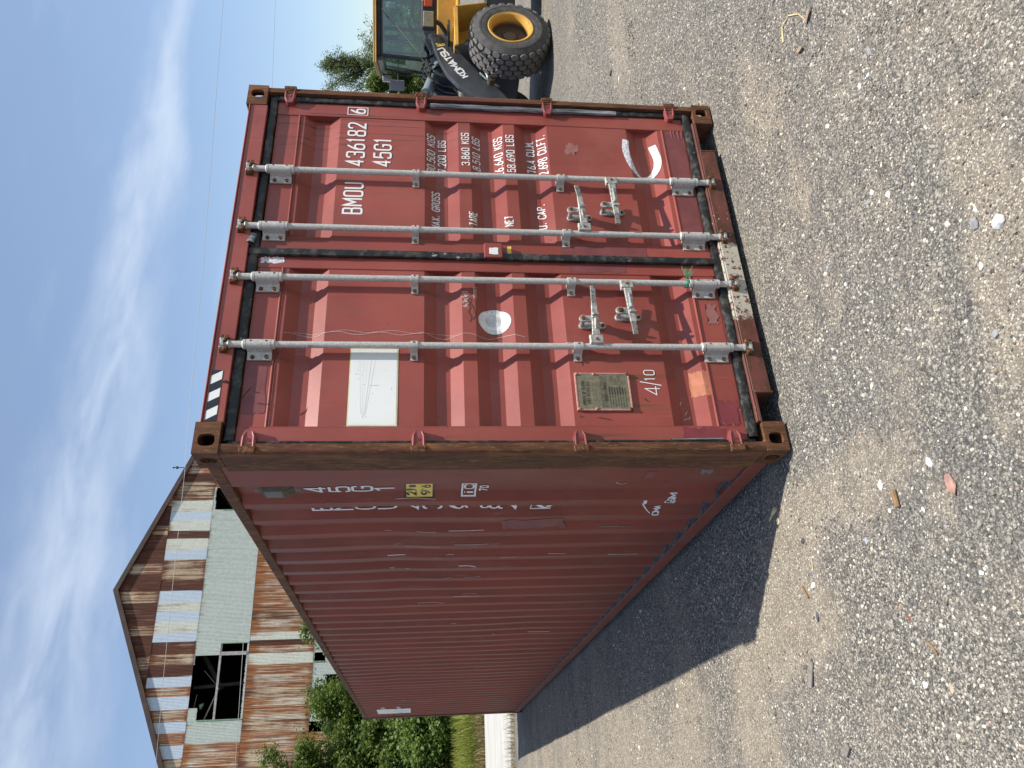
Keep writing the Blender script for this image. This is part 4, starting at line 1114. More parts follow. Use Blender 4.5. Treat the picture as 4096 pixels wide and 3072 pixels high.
# loose gravel: instanced pebbles, thick near the viewer
def pebble_mat():
    N = NM('gravel_pebbles', .85, 0, .3)
    r = N.rand()
    c = N.ramp(r, [(p, (min(.70, q[0] * 1.27), min(.66, q[1] * 1.18), min(.60, q[2] * 1.04))) for p, q in [(0, (.055, .055, .056)), (.16, (.105, .105, .105)), (.38, (.165, .163, .160)), (.60, (.23, .225, .215)), (.78, (.30, .292, .275)), (.88, (.42, .41, .38)), (.97, (.58, .56, .52)), (.985, (.34, .28, .21)), (1.0, (.26, .18, .14))]])
    c = N.mix(N.ss(N.noise(220, None, 4, .6), .4, .7, 0, .35), c, N.mix(.5, c, (.12, .11, .10)))
    return N.fin(c, .85)
MAT['pebble'] = pebble_mat()
pebcol = bpy.data.collections.new('pebble_shapes')
def pebble_mesh(seed, sub=1):
    bm = bmesh.new(); bmesh.ops.create_icosphere(bm, subdivisions=sub, radius=1.0); r_ = random.Random(seed)
    sx, sy, sz = r_.uniform(.75, 1.25), r_.uniform(.6, 1.0), r_.uniform(.42, .75)
    for v in bm.verts:
        d = 1 + .33 * mnoise.noise(v.co * 1.3 + Vector((seed * 3.1, 0, 0))); v.co = Vector((v.co.x * sx, v.co.y * sy, v.co.z * sz)) * d
    me = bpy.data.meshes.new('pebble_shape'); bm.to_mesh(me); bm.free(); me.materials.append(MAT['pebble']); return me
for k in range(7):
    pebcol.objects.link(bpy.data.objects.new('pebble_shape', pebble_mesh(k)))
def scatter(name, poly, dens, smin, smax, seed, nscale=1.2, lo=.38, hi=.60, sink=-.15):
    # emitter follows the ground
    xs_ = [p[0] for p in poly]; ys_ = [p[1] for p in poly]; x0, x1, y0, y1 = min(xs_), max(xs_), min(ys_), max(ys_)
    def inside(x, y):
        c = False; j = len(poly) - 1
        for i in range(len(poly)):
            if (poly[i][1] > y) != (poly[j][1] > y) and x < (poly[j][0] - poly[i][0]) * (y - poly[i][1]) / (poly[j][1] - poly[i][1]) + poly[i][0]: c = not c
            j = i
        return c
    st = .2 if (x1 - x0) < 9 else .4; mb = MB(); nx = int((x1 - x0) / st) + 1; ny = int((y1 - y0) / st) + 1
    for i in range(nx):
        for j in range(ny):
            a, b = x0 + i * st, y0 + j * st; cx, cy = a + st / 2, b + st / 2
            if not inside(cx, cy) or (.0 < cx < W_ and .0 < cy < L_): continue
            mb.add([(p, q, ground_z(p, q)) for p, q in ((a, b), (a + st, b), (a + st, b + st), (a, b + st))], [(0, 1, 2, 3)])
    o = mb.build(name, 'pebble'); o['kind'] = 'stuff'
    at = o.data.attributes.new('cover', 'FLOAT', 'POINT'); at.data.foreach_set('value', [1 - .88 * bare(v[0], v[1]) for v in mb.v])
    ng = bpy.data.node_groups.new(name + '_scatter', 'GeometryNodeTree')
    ng.interface.new_socket('Geometry', in_out='INPUT', socket_type='NodeSocketGeometry'); ng.interface.new_socket('Geometry', in_out='OUTPUT', socket_type='NodeSocketGeometry')
    gi = ng.nodes.new('NodeGroupInput'); go = ng.nodes.new('NodeGroupOutput')
    dp = ng.nodes.new('GeometryNodeDistributePointsOnFaces'); dp.inputs['Seed'].default_value = seed
    nz = ng.nodes.new('ShaderNodeTexNoise'); nz.inputs['Scale'].default_value = nscale; nz.inputs['Detail'].default_value = 4
    pos = ng.nodes.new('GeometryNodeInputPosition'); vm = ng.nodes.new('ShaderNodeVectorMath'); vm.operation = 'MULTIPLY'; vm.inputs[1].default_value = (.55, 1.3, 1)
    mr = ng.nodes.new('ShaderNodeMapRange'); mr.inputs[1].default_value = lo; mr.inputs[2].default_value = hi; mr.inputs[3].default_value = dens * .12; mr.inputs[4].default_value = dens
    ng.links.new(pos.outputs[0], vm.inputs[0]); ng.links.new(vm.outputs[0], nz.inputs['Vector']); ng.links.new(nz.outputs['Fac'], mr.inputs[0])
    ng.links.new(gi.outputs[0], dp.inputs['Mesh']); na = ng.nodes.new('GeometryNodeInputNamedAttribute'); na.data_type = 'FLOAT'; na.inputs[0].default_value = 'cover'; mm = ng.nodes.new('ShaderNodeMath'); mm.operation = 'MULTIPLY'
    ng.links.new(mr.outputs[0], mm.inputs[0]); ng.links.new(na.outputs[0], mm.inputs[1]); ng.links.new(mm.outputs[0], dp.inputs['Density'])
    ci = ng.nodes.new('GeometryNodeCollectionInfo'); ci.inputs['Collection'].default_value = pebcol; ci.inputs['Separate Children'].default_value = True; ci.inputs['Reset Children'].default_value = True
    ip = ng.nodes.new('GeometryNodeInstanceOnPoints'); ip.inputs['Pick Instance'].default_value = True
    rv = ng.nodes.new('FunctionNodeRandomValue'); rv.data_type = 'FLOAT_VECTOR'; rv.inputs[0].default_value = (-.5, -.5, 0); rv.inputs[1].default_value = (.5, .5, 6.283)
    rs2 = ng.nodes.new('FunctionNodeRandomValue'); rs2.data_type = 'FLOAT'; rs2.inputs[2].default_value = 0; rs2.inputs[3].default_value = 1; rs2.inputs['Seed'].default_value = seed + 5
    pw = ng.nodes.new('ShaderNodeMath'); pw.operation = 'POWER'; pw.inputs[1].default_value = 2.2
    ma = ng.nodes.new('ShaderNodeMath'); ma.operation = 'MULTIPLY_ADD'; ma.inputs[1].default_value = smax - smin; ma.inputs[2].default_value = smin
    ng.links.new(rs2.outputs[1], pw.inputs[0]); ng.links.new(pw.outputs[0], ma.inputs[0])
    ng.links.new(dp.outputs['Points'], ip.inputs['Points']); ng.links.new(ci.outputs[0], ip.inputs['Instance'])
    ng.links.new(rv.outputs[0], ip.inputs['Rotation']); ng.links.new(ma.outputs[0], ip.inputs['Scale'])
    ng.links.new(ip.outputs[0], go.inputs[0])
    md = o.modifiers.new('scatter', 'NODES'); md.node_group = ng
    return o
near = [gp(4250, -150), gp(4250, 3250), gp(3350, 3250), gp(3250, 1600), gp(3250, -150)]
mid = [gp(3250, -150), gp(3250, 1600), gp(3350, 3250), gp(2600, 3300), gp(2450, 2600), gp(2650, -150)]
farp = [gp(2650, -200), gp(2450, 2600), gp(2600, 3300), gp(2200, 3400), gp(2150, 2700), gp(2300, 600), gp(2300, -200)]
scatter('fine_gravel', near, 11500, .0027, .0070, 1, 1.5)
scatter('fine_gravel', near, 2600, .0046, .0105, 2, 1.2)
scatter('fine_gravel', mid, 6600, .0033, .0088, 3, .9)
scatter('fine_gravel', farp, 1200, .005, .0115, 4, .8)
scatter('fine_gravel', near + [], 70, .008, .015, 5, 2.0, .3, .5); scatter('fine_gravel', mid, 30, .010, .021, 6, 1.0, .3, .5)

# larger stones and litter one can pick out
def stone_mat(name, col):
    N = NM(name, .85, 0, .3); a = N.noise(30, N.tc(rand=9), 5, .65)
    c = N.mix(N.ss(a, .3, .7), tuple(q * .72 for q in col), tuple(min(.85, q * 1.15) for q in col)); return N.fin(c, .85, N.bump(a, .4, .004))
MAT['st_white'] = stone_mat('chalk_white_stone', (.66, .64, .60)); MAT['st_grey'] = stone_mat('grey_stone', (.30, .30, .30)); MAT['st_dark'] = stone_mat('dark_stone', (.09, .09, .10))
MAT['st_tan'] = stone_mat('tan_stone', (.50, .41, .29)); MAT['st_pink'] = stone_mat('pinkish_brick_stone', (.42, .24, .19)); MAT['st_red'] = stone_mat('brick_red_chip', (.30, .07, .045))
MAT['st_blue'] = stone_mat('bluish_stone', (.38, .42, .46)); MAT['wood'] = stone_mat('weathered_stick', (.27, .17, .085)); MAT['wood_grey'] = stone_mat('grey_weathered_wood', (.22, .20, .18)); MAT['straw'] = stone_mat('dry_straw', (.62, .50, .28)); MAT['leaf_dry'] = stone_mat('dry_leaf', (.33, .24, .16))
def stone(px, py, size, mat, label, seed, flat=.6, group=None, name='stone', ang=0, asp=1.0):
    size *= .64; x, y = gp(px, py); me = pebble_mesh(seed, 2); me.name = name; me.materials.clear(); me.materials.append(MAT[mat])
    me.transform(Matrix.Diagonal((size * asp, size / asp ** .5, size * flat, 1)))
    o = bpy.data.objects.new(name, me); C.objects.link(o); o.location = (x, y, ground_z(x, y) + size * flat * .22); o.rotation_euler = (rnd.uniform(-.2, .2), rnd.uniform(-.2, .2), ang)
    return tag(o, label, 'stone', group)
ST = 'larger stones lying on the gravel'
stone(3470, 770, .030, 'st_white', 'upper white stone of the close cluster on the bare gravel near the right door', 31, .7, ST)
stone(3455, 810, .032, 'st_grey', 'long grey-white stone touching the white stone in the cluster', 32, .7, ST, asp=1.25, ang=1.2)
stone(3532, 778, .026, 'st_white', 'flat white stone just right of the three-stone cluster', 33, .4, ST)
stone(3498, 806, .014, 'st_white', 'small white pebble below the three-stone cluster', 34, .6, ST)
stone(3880, 893, .036, 'st_grey', 'largest pale flat stone on the brownish gravel at the near side', 35, .6, ST)
stone(3978, 885, .042, 'st_white', 'lumpy cream stone on the bare dirt nearest the viewer', 36, .8, ST)
stone(3908, 1063, .024, 'st_white', 'oval white stone beside the strip of bare dirt', 37, .6, ST)
stone(3884, 840, .018, 'st_white', 'small bright stone above the largest pale flat stone', 38, .6, ST)
stone(3282, 1258, .018, 'st_tan', 'cream stone on a bare patch below the white sill section', 39, .9, ST)
stone(3300, 1070, .016, 'st_blue', 'bluish stone on the gravel before the white sill section', 40, .6, ST)
stone(3373, 1138, .017, 'st_white', 'white cube-like stone beside the cream pebble', 41, .9, ST)
stone(3355, 1102, .014, 'st_tan', 'cream pebble beside the white cube-like stone', 42, .6, ST)
stone(3418, 915, .022, 'st_dark', 'dark flat stone below the three-stone cluster', 43, .35, ST, asp=1.3)
stone(3970, 1335, .026, 'st_grey', 'grey angular stone at the near side on dirt', 44, .7, ST)
stone(3790, 1935, .056, 'st_pink', 'pinkish broken brick-like stone lit on the gravel', 45, .55, ST, asp=1.35, ang=.3)
stone(3516, 1942, .030, 'st_white', 'large round chalky stone near the brown stick', 46, .7, ST)
stone(3705, 1848, .034, 'st_white', 'big white flat stone behind the pinkish stone', 47, .5, ST)
stone(3685, 2040, .019, 'st_white', 'small white stone with a dark cavity beside bare dirt', 48, .8, ST)
stone(3772, 2106, .016, 'st_grey', 'pale round stone below the stick and the pinkish stone', 49, .8, ST)
stone(3455, 2163, .024, 'st_blue', 'bluish-white flat stone in the middle of the gravel', 50, .45, ST)
stone(3550, 2043, .018, 'st_white', 'white chip beside the end of the brown stick', 51, .5, ST)
stone(3248, 2305, .016, 'st_grey', 'grey stone with its dark shadow near the straw stalk', 52, 1.1, ST)
stone(3163, 2508, .018, 'st_pink', 'small pink-white stone beyond the corner of the shadow', 53, .6, ST, asp=1.3)
stone(3258, 2465, .030, 'st_dark', 'dark clod of earth on the brown ground past the shadow', 54, .4, ST)
stone(3690, 2740, .024, 'st_white', 'brightest white stone at the lower left of the yard', 55, .7, ST)
stone(3640, 2722, .016, 'st_white', 'thin white stone next to the brightest white stone', 56, .5, ST)
stone(2843, 2368, .022, 'st_grey', 'pale stone inside the shadow of the container', 57, .6, ST)
stone(2905, 2310, .018, 'st_pink', 'pinkish stone inside the shadow of the container', 58, .6, ST)
stone(3625, 2470, .018, 'st_red', 'brick-red chip on the grey gravel', 59, .4, ST, asp=1.4)
stone(3795, 2752, .026, 'st_tan', 'tan flake of stone near the lower left edge', 60, .35, ST, asp=1.4)
stone(3380, 3000, .024, 'st_grey', 'grey flat fragment near the left edge of the yard', 61, .4, ST, asp=1.3)
stone(3100, 2085, .028, 'st_tan', 'tan stone at the shadow line beside the dry husk', 62, .7, ST)
stone(3455, 205, .030, 'st_grey', 'pale grey slab-like stone at the far right of the yard', 63, .4, ST, asp=1.3)
stone(3452, 300, .020, 'st_blue', 'pale blue pebble beside the grey slab-like stone', 64, .6, ST); stone(3420, 345, .022, 'st_white', 'oblong white stone near the pale blue pebble', 65, .5, ST, asp=1.4)
stone(2470, 315, .05, 'st_white', 'whitish lump on the dusty strip right of the container', 66, .5, ST, asp=1.3); stone(2435, 290, .06, 'st_dark', 'dark clump on the dusty strip right of the container', 67, .4, ST, asp=1.4)
def stick(px0, py0, px1, py1, r, mat, label, cat, name, mids=(), taper=.7):
    pts = []
    q = [(px0, py0)] + list(mids) + [(px1, py1)]
    for a in q: x, y = gp(*a); pts.append((x, y, ground_z(x, y) + r * .8))
    o = MB().tube(pts, [r * (1 - (1 - taper) * i / (len(pts) - 1)) for i in range(len(pts))], 8).build(name, mat, smooth=True); return tag(o, label, cat)
stick(3572, 1962, 3590, 2028, .012, 'wood', 'thick brown broken stick on the gravel by the chalky stones', 'stick', 'broken_stick', taper=.85)
stick(3200, 2350, 3225, 2392, .007, 'wood', 'thin reddish twig on the brown ground past the shadow', 'twig', 'twig')
stick(3235, 2228, 3242, 2280, .004, 'straw', 'single straw stalk on the ground beyond the shadow', 'stalk', 'straw_stalk')
stick(3095, 2035, 3070, 2085, .013, 'straw', 'dry husk straddling the edge of the container shadow', 'husk', 'dry_husk', taper=.2)
stick(3700, 2570, 3745, 2620, .006, 'wood', 'curved dark twig on the grey gravel', 'twig', 'twig', mids=((3722, 2585),))
stick(3120, 170, 3210, 80, .006, 'straw', 'pale bent dry stalk on the gravel at the far right', 'stalk', 'dry_stalk', mids=((3115, 110), (3140, 62), (3180, 55)), taper=.4)
def slat(px, py, lx, ly, h, mat, label, cat, name, ang):
    x, y = gp(px, py); mb = MB(); mb.box(-lx / 2, lx / 2, -ly / 2, ly / 2, 0, h); o = mb.build(name, mat, bevel=min(h * .3, .003)); o.location = (x, y, ground_z(x, y) + .004); o.rotation_euler = (.05, -.06, ang); return tag(o, label, cat)
slat(3235, 2695, .030, .118, .012, 'wood_grey', 'flat grey piece of weathered wood lying on the gravel', 'wood piece', 'wood_offcut', R(62))
slat(3380, 3000, .036, .056, .014, 'wood_grey', 'dark grey splinter of wood at the left edge', 'wood piece', 'wood_splinter', R(40))
def leaf_(px, py, s_, label, ang):
    x, y = gp(px, py); vs = []; 
    for i in range(7):
        t = i / 6; w = math.sin(math.pi * min(1, t * 1.02 + .01)) ** .8 * .42
        for k in (-1, 0, 1): vs.append((s_ * (t - .5) * 2, s_ * w * k, s_ * (.18 * abs(k) * w + .25 * (t - .5) ** 2)))
    o = MB().add(vs, [(i * 3 + k, i * 3 + k + 1, i * 3 + k + 4, i * 3 + k + 3) for i in range(6) for k in range(2)]).build('dry_leaf', 'leaf_dry')
    md = o.modifiers.new('thickness', 'SOLIDIFY'); md.thickness = .0012
    o.location = (x, y, ground_z(x, y) + .010); o.rotation_euler = (.1, .1, ang); return tag(o, label, 'leaf')
leaf_(3188, 198, .036, 'dry brown leaf on the gravel beside the pale bent stalk', .9); leaf_(3222, 60, .042, 'dark grey leaf under the tip of the bent stalk', 1.9); leaf_(2970, 1120, .018, 'brown leaf fragment at the foot of the sill', .4)

# ================================================================== OLD CORRUGATED HALL
hall_rz = math.atan2(-.06, 1)
hall = thing('corrugated_iron_hall', 'tall derelict hall clad in rusty and pale corrugated iron sheets', 'hall', (10.8, 45, 0), hall_rz)
def sheet_mat(name, base, amt, rust_lo, rust_hi, top=.5, mott=.15, sc=13.0):
    N = NM(name, .55, .0, .45)
    P = N.tc(scale=(sc, 1, .22), rand=40); a = N.noise(1.0, P, 6, .66, .2)
    b = N.noise(1.0, N.tc(scale=(1.4, 1, .55), rand=25), 4, .6)
    f = N.math('ADD', N.mul(a, .7), N.mul(b, .45))
    gz = N.xyz(N.tc('Generated'))[2]
    f = N.math('ADD', f, N.mul(N.ss(gz, .80, 1.0), top * .16)); f = N.math('ADD', f, N.mul(N.ss(gz, .10, 0.0), top * .10))
    wv = N.math('COSINE', N.math('MULTIPLY', N.xyz(N.tc())[0], 2 * math.pi / .0762))
    f = N.math('ADD', f, N.mul(wv, .045))
    m = N.ss(f, amt, amt + .16)
    rc = N.mix(N.ss(N.noise(1.0, N.tc(scale=(16, 1, .4), rand=13), 5, .7), .35, .68), rust_lo, rust_hi)
    mo = N.noise(9, N.tc(scale=(1, 1, .7), rand=7), 5, .7)
    bc = N.mix(N.ss(mo, .3, .7), tuple(c * (1 - mott) for c in base), tuple(c * (1 + mott) for c in base))
    col = N.mix(m, bc, rc)
    lip = N.ss(gz, .985, .999)
    col = N.mix(N.mul(lip, .7), col, (.05, .03, .03))
    return N.fin(col, N.ss(m, 0, 1, .45, .85))
DKR = (.052, .017, .011); MDR = (.125, .042, .020); LTR = (.34, .165, .075)
MAT['sh_D'] = sheet_mat('sheet_dark_rust', (.30, .20, .13), .36, DKR, MDR, .6)
MAT['sh_R'] = sheet_mat('sheet_brown_rust', (.50, .40, .27), .49, DKR, (.22, .080, .030), .6)
MAT['sh_M'] = sheet_mat('sheet_streaked_rust', (.54, .50, .40), .455, (.115, .034, .013), (.40, .165, .055), .9, .12, 17)
MAT['sh_C'] = sheet_mat('sheet_cream_stained', (.56, .57, .49), .62, (.16, .065, .035), LTR, .5, .12)
MAT['sh_B'] = sheet_mat('sheet_bluish_zinc', (.47, .54, .61), .84, (.16, .07, .04), LTR, .2, .08)
MAT['sh_P'] = sheet_mat('sheet_pale_mottled', (.435, .475, .43), .70, (.20, .15, .09), (.36, .31, .20), .9, .12)
MAT['fascia'] = simple('dark_brown_verge_board', (.045, .025, .020), .7, 0, .25, 2, .1)
MAT['hall_in'] = simple('shade_black_interior', (.022, .020, .018), .95, 0, .3, 2, 0)  # near-black colour stands in for the shade inside the hall
MAT['girt'] = simple('pale_steel_girt', (.31, .29, .275), .6, 0, .25, 6, 0)
MAT['girt_green'] = simple('green_painted_edge', (.14, .30, .16), .6, 0, .2, 6, 0)
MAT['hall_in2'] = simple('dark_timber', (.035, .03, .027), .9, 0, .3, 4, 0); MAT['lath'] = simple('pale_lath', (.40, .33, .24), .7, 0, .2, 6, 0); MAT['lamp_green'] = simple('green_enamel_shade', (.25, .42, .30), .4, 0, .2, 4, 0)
APEX = 19.70; SLP = .4075
def gable(s): return APEX - SLP * abs(s)
PITCH = .0762; AMP = .011
hr = random.Random(4)
def sheet(s0, s1, z0, z1, kind, y=0.0, jag0=0, jag1=0):
    """one corrugated sheet from s0 to s1; its top is cut to the gable; ragged ends where torn"""
    n = max(4, int((s1 - s0) / PITCH * 4)); vs = []; lab = hr.uniform(-.01, .01)
    for i in range(n + 1):
        s_ = s0 + (s1 - s0) * i / n; yy = y + AMP * math.cos(2 * math.pi * s_ / PITCH)
        t = min(z1, gable(s_) + .02) + (hr.uniform(-jag1, jag1) if jag1 else 0); b = z0 + (hr.uniform(-jag0, jag0) if jag0 else 0)
        if t < b + .02: t = b + .02
        zm = (b + t) / 2
        vs += [(s_ - (s0 + s1) / 2, yy, b - zm_of(z0, z1)), (s_ - (s0 + s1) / 2, yy - lab, t - zm_of(z0, z1))]
    o = MB().add(vs, [(2 * i, 2 * i + 2, 2 * i + 3, 2 * i + 1) for i in range(n)]).build('corrugated_sheet', 'sh_' + kind, hall, smooth=True)
    o.location = ((s0 + s1) / 2, 0, zm_of(z0, z1)); return o
def zm_of(a, b): return (a + b) / 2
def row(z0, z1, bounds, kinds, y, holes=(), skipfill=None):
    for (a, b, k) in zip(bounds[:-1], bounds[1:], kinds):
        s1, s0 = a, b
        if gable((s0 + s1) / 2) < z0 - .15 and max(gable(s0), gable(s1)) < z0: continue
        hit = [h for h in holes if s0 < (h[0] + h[1]) / 2 < s1 or (h[0] < (s0 + s1) / 2 < h[1])]
        if hit:
            h = hit[0]
            if h[2] > z0 + .05: sheet(s0 - .03, s1 + .03, z0, h[2], k, y, 0, h[4])
            if h[3] < z1 - .05: sheet(s0 - .03, s1 + .03, h[3], z1, k, y, h[4], 0)
        else: sheet(s0 - .03, s1 + .03, z0, z1, k, y)
def fillb(b, end, w=.62):
    b = list(b); sg = 1 if end > b[-1] else -1
    while (end - b[-1]) * sg > .3: b.append(b[-1] + sg * w)
    return b
b2 = [12.9, 12.2, 11.6, 11.0, 10.4, 9.8, 9.2, 8.6, 8.0, 7.26, 6.7, 6.1, 5.48, 4.75, 4.21, 3.51, 3.01, 2.34, 1.76, 1.11, .57, -.13, -.79, -1.36, -1.9, -2.54, -3.0, -3.73, -4.29, -4.92, -5.47, -6.03, -6.67, -7.36, -7.88, -8.5, -9.16, -9.8, -10.4, -11.0, -11.6, -12.2, -12.9]
k2 = 'RDMCBMRC' + 'MDRRCBCDCBRRDBCBCBDRDBMBMBMBR' + 'BMRBMR'
row(14.92, 17.40, b2, k2, -.004)
b1 = [6.2, 5.7, 5.1, 4.5, 3.9, 3.3, 2.7, 2.1, 1.5, .9, .3, -.13, -.75, -1.4, -2.0, -2.6, -3.2, -3.8, -4.5, -5.1, -5.8, -6.4]
row(17.37, 20, b1, 'CRDDRDDDRDDRDDRDDRDDD', -.014)
holes3 = [(-3.80, -3.18, 12.0, 13.50, .015), (-4.3, -3.8, 12.0, 14.86, .02), (-6.68, -4.3, 12.0, 14.93, .03), (-7.31, -6.68, 12.0, 14.42, .03), (4.82, 5.36, 11.0, 14.74, .04), (5.36, 6.30, 11.0, 14.80, .04)]
b3 = [12.9, 12.2, 11.6, 11.0, 10.4, 9.8, 9.2, 8.6, 8.0, 7.4, 6.8, 6.30, 5.8, 5.36, 4.82, 4.2, 3.6, 3.0, 2.4, 1.8, 1.2, .6, 0, -.6, -1.2, -1.8, -2.5, -3.18, -3.80, -4.3, -4.9, -5.5, -6.1, -6.68, -7.31, -7.9, -8.5, -9.2, -9.8, -10.4, -11.0, -11.6, -12.2, -12.9]
k3 = 'CMRCMRMCMCM' + 'PPP' + 'P' * 22 + 'M' + 'MRMCMRM'
holes3 = [(a, b, lo if lo > 11.95 else 11.88, hi, j) for a, b, lo, hi, j in holes3]
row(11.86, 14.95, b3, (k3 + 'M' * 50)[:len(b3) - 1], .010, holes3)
b4 = [12.9, 12.2, 11.6, 11.0, 10.4, 9.8, 9.2, 8.6, 8.0, 7.4, 6.8, 6.2, 5.6, 5.0, 4.4, 3.8, 3.2, 2.6, 2.0, 1.3, .7, .1, -.4, -.9, -1.41, -1.97, -2.61, -3.04, -3.42, -3.84, -4.41, -5.02, -5.66, -6.2, -6.69, -7.44, -7.91, -8.59, -9.11, -9.8, -10.4, -11.0, -11.6, -12.2, -12.9]
row(8.19, 11.90, b4, ('M' * 24 + 'RMCDMCMMRMMRMMRM' + 'M' * 20)[:len(b4) - 1], -.006)
b5 = fillb([12.9], -12.9)
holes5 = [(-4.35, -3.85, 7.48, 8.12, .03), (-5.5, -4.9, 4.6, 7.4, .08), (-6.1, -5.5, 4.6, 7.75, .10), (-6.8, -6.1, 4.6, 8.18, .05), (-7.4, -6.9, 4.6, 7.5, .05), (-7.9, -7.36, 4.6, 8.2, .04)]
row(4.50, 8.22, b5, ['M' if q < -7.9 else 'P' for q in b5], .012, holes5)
row(0.0, 4.53, b5, ('MRPC' * 20), -.002)
mb = MB()       # girts and posts behind the missing sheets
mb.box(-8.2, -2.6, .05, .12, 13.42, 13.54); mb.box(-7.6, -3, .05, .1, 11.90, 11.98)
mb.build('girt', 'girt', hall)
mb = MB(); mb.box(-3.86, -3.66, -.03, .03, 12.0, 13.46); mb.build('loose_strip', 'girt', hall)
for (a, b, z0, z1) in ((-3.20, -3.16, 12.05, 13.48), (-7.34, -7.30, 11.95, 14.40)):
    mb = MB(); mb.box(a, b, -.04, .05, z0, z1); mb.build('sheet_edge', 'girt_green', hall)
for (s0, z0) in ((-4.40, 7.50), (-6.84, 7.45), (4.80, 13.6)):
    mb = MB(); mb.box(s0, s0 + .05, -.03, .05, z0, z0 + .66); mb.build('sheet_edge', 'girt_green', hall)
HW, HL = 13.0, 34.0; ez = gable(HW)
for sgn in (-1, 1):
    mb = MB(); th = .14; nx = math.sqrt(1 + SLP * SLP)
    v = []
    for y in (-.10, HL):
        for s_, dz in ((0, .06), (sgn * (HW + .5), .06)):
            v.append((s_, y, APEX - SLP * abs(s_) + dz)); v.append((s_, y, APEX - SLP * abs(s_) + dz + th))
    mb.add(v, [(0, 2, 3, 1), (4, 5, 7, 6), (1, 3, 7, 5), (0, 4, 6, 2), (2, 6, 7, 3), (0, 1, 5, 4)]); mb.build('roof', 'sh_D', hall)
    mb = MB(); v = []
    for y in (-.20, -.10):
        for s_ in (0, sgn * (HW + .52)): v += [(s_, y, APEX - SLP * abs(s_) - .02), (s_, y, APEX - SLP * abs(s_) + .27)]
    mb.add(v, [(0, 2, 3, 1), (4, 5, 7, 6), (1, 3, 7, 5), (0, 4, 6, 2), (2, 6, 7, 3), (0, 1, 5, 4)]); mb.build('verge_board', 'fascia', hall)
    mb = MB(); mb.box(min(sgn * HW, sgn * (HW - .1)), max(sgn * HW, sgn * (HW - .1)), .06, HL, 0, ez); mb.build('long_wall', 'sh_R', hall)
mb = MB(); mb.prism([(-HW, 0), (HW, 0), (HW, ez), (0, APEX), (-HW, ez)], lambda u, v, w: (u, w, v), HL, HL + .2); mb.build('rear_wall', 'sh_R', hall)
mb = MB(); mb.prism([(-HW + .1, .1), (HW - .1, .1), (HW - .1, ez - .2), (0, APEX - .2), (-HW + .1, ez - .2)], lambda u, v, w: (u, w, v), HL - 20, HL - 19.9); mb.build('dark_backing', 'hall_in', hall)  # near-black sheet added behind the openings so the inside looks unlit
def bar(name, p, q, r, mat): return MB().tube([p, q], r, 6).build(name, mat, hall)
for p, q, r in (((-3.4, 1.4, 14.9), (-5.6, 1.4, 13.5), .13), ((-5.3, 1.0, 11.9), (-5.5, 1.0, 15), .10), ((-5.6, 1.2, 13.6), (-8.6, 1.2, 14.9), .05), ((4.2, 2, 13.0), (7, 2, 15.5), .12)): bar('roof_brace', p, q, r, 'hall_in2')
bar('broken_lath', (-5.6, .4, 13.46), (-7.3, .6, 14.15), .035, 'lath'); bar('conduit', (-5.5, .5, 13.55), (-4.6, .5, 14.4), .012, 'girt'); bar('conduit', (-5.9, .5, 14.65), (-6.9, .5, 14.78), .012, 'girt')
mb = MB(); mb.lathe([(.03, 0), (.06, .05), (.18, .14), (.19, .20)], (-6.45, .8, 14.55), (-.5, 0, -1), 14); mb.build('lamp_shade', 'lamp_green', hall, smooth=True)
MB().tube([(7.62, -.05, gable(7.62) - .1), (7.62, -.05, gable(7.62) + .95)], .028, 8).build('roof_rod', 'fascia', hall)
mb = MB(); bmx = bmesh.new(); bmesh.ops.create_icosphere(bmx, subdivisions=1, radius=.07); mb.add([v.co + Vector((7.62, -.05, gable(7.62) + 1.0)) for v in bmx.verts], [[v.index for v in f.verts] for f in bmx.faces]); bmx.free(); mb.box(7.55, 7.69, -.12, .02, gable(7.62) + .72, gable(7.62) + .84); mb.build('rod_tip', 'fascia', hall)

# ---- overhead wires
def ray_at(px, py, n, p0):
    d = M3 @ Vector(((px - 2048) / 3112.157, -(py - 1536) / 3112.157, -1)); n = Vector(n); t = n.dot(Vector(p0) - CAM) / n.dot(d); return CAM + d * t
MAT['wire'] = simple('pale_insulated_wire', (.30, .29, .28), .5, 0, .1, 2, 0)
def wire(pxs, y, r, label):
    pts = [ray_at(a, b, (.06, 1, 0), (10.8, y, 0)) for a, b in pxs]; d0 = pts[0] - pts[1]; d1 = pts[-1] - pts[-2]
    pts = [pts[0] + d0 * .4] + pts + [pts[-1] + d1 * .6]
    tag(MB().tube(pts, r, 6).build('overhead_wire', 'wire', smooth=True), label, 'wire', 'overhead wires')
wire([(898, -60), (856, 500), (815, 1050), (775, 1450), (738, 1900), (690, 2350), (655, 2700), (618, 3120)], 38, .011, 'upper overhead wire crossing the sky and the hall under its gable')
wire([(1093, 1900), (1018, 2080), (998, 2230), (978, 2500), (955, 2850), (938, 3120)], 38, .012, 'lower pale wire sagging across the middle of the hall wall')
wire([(1104, -80), (1098, 100), (1089, 340), (1080, 600)], 38, .011, 'short visible wire in the sky behind the far top corner of the container')

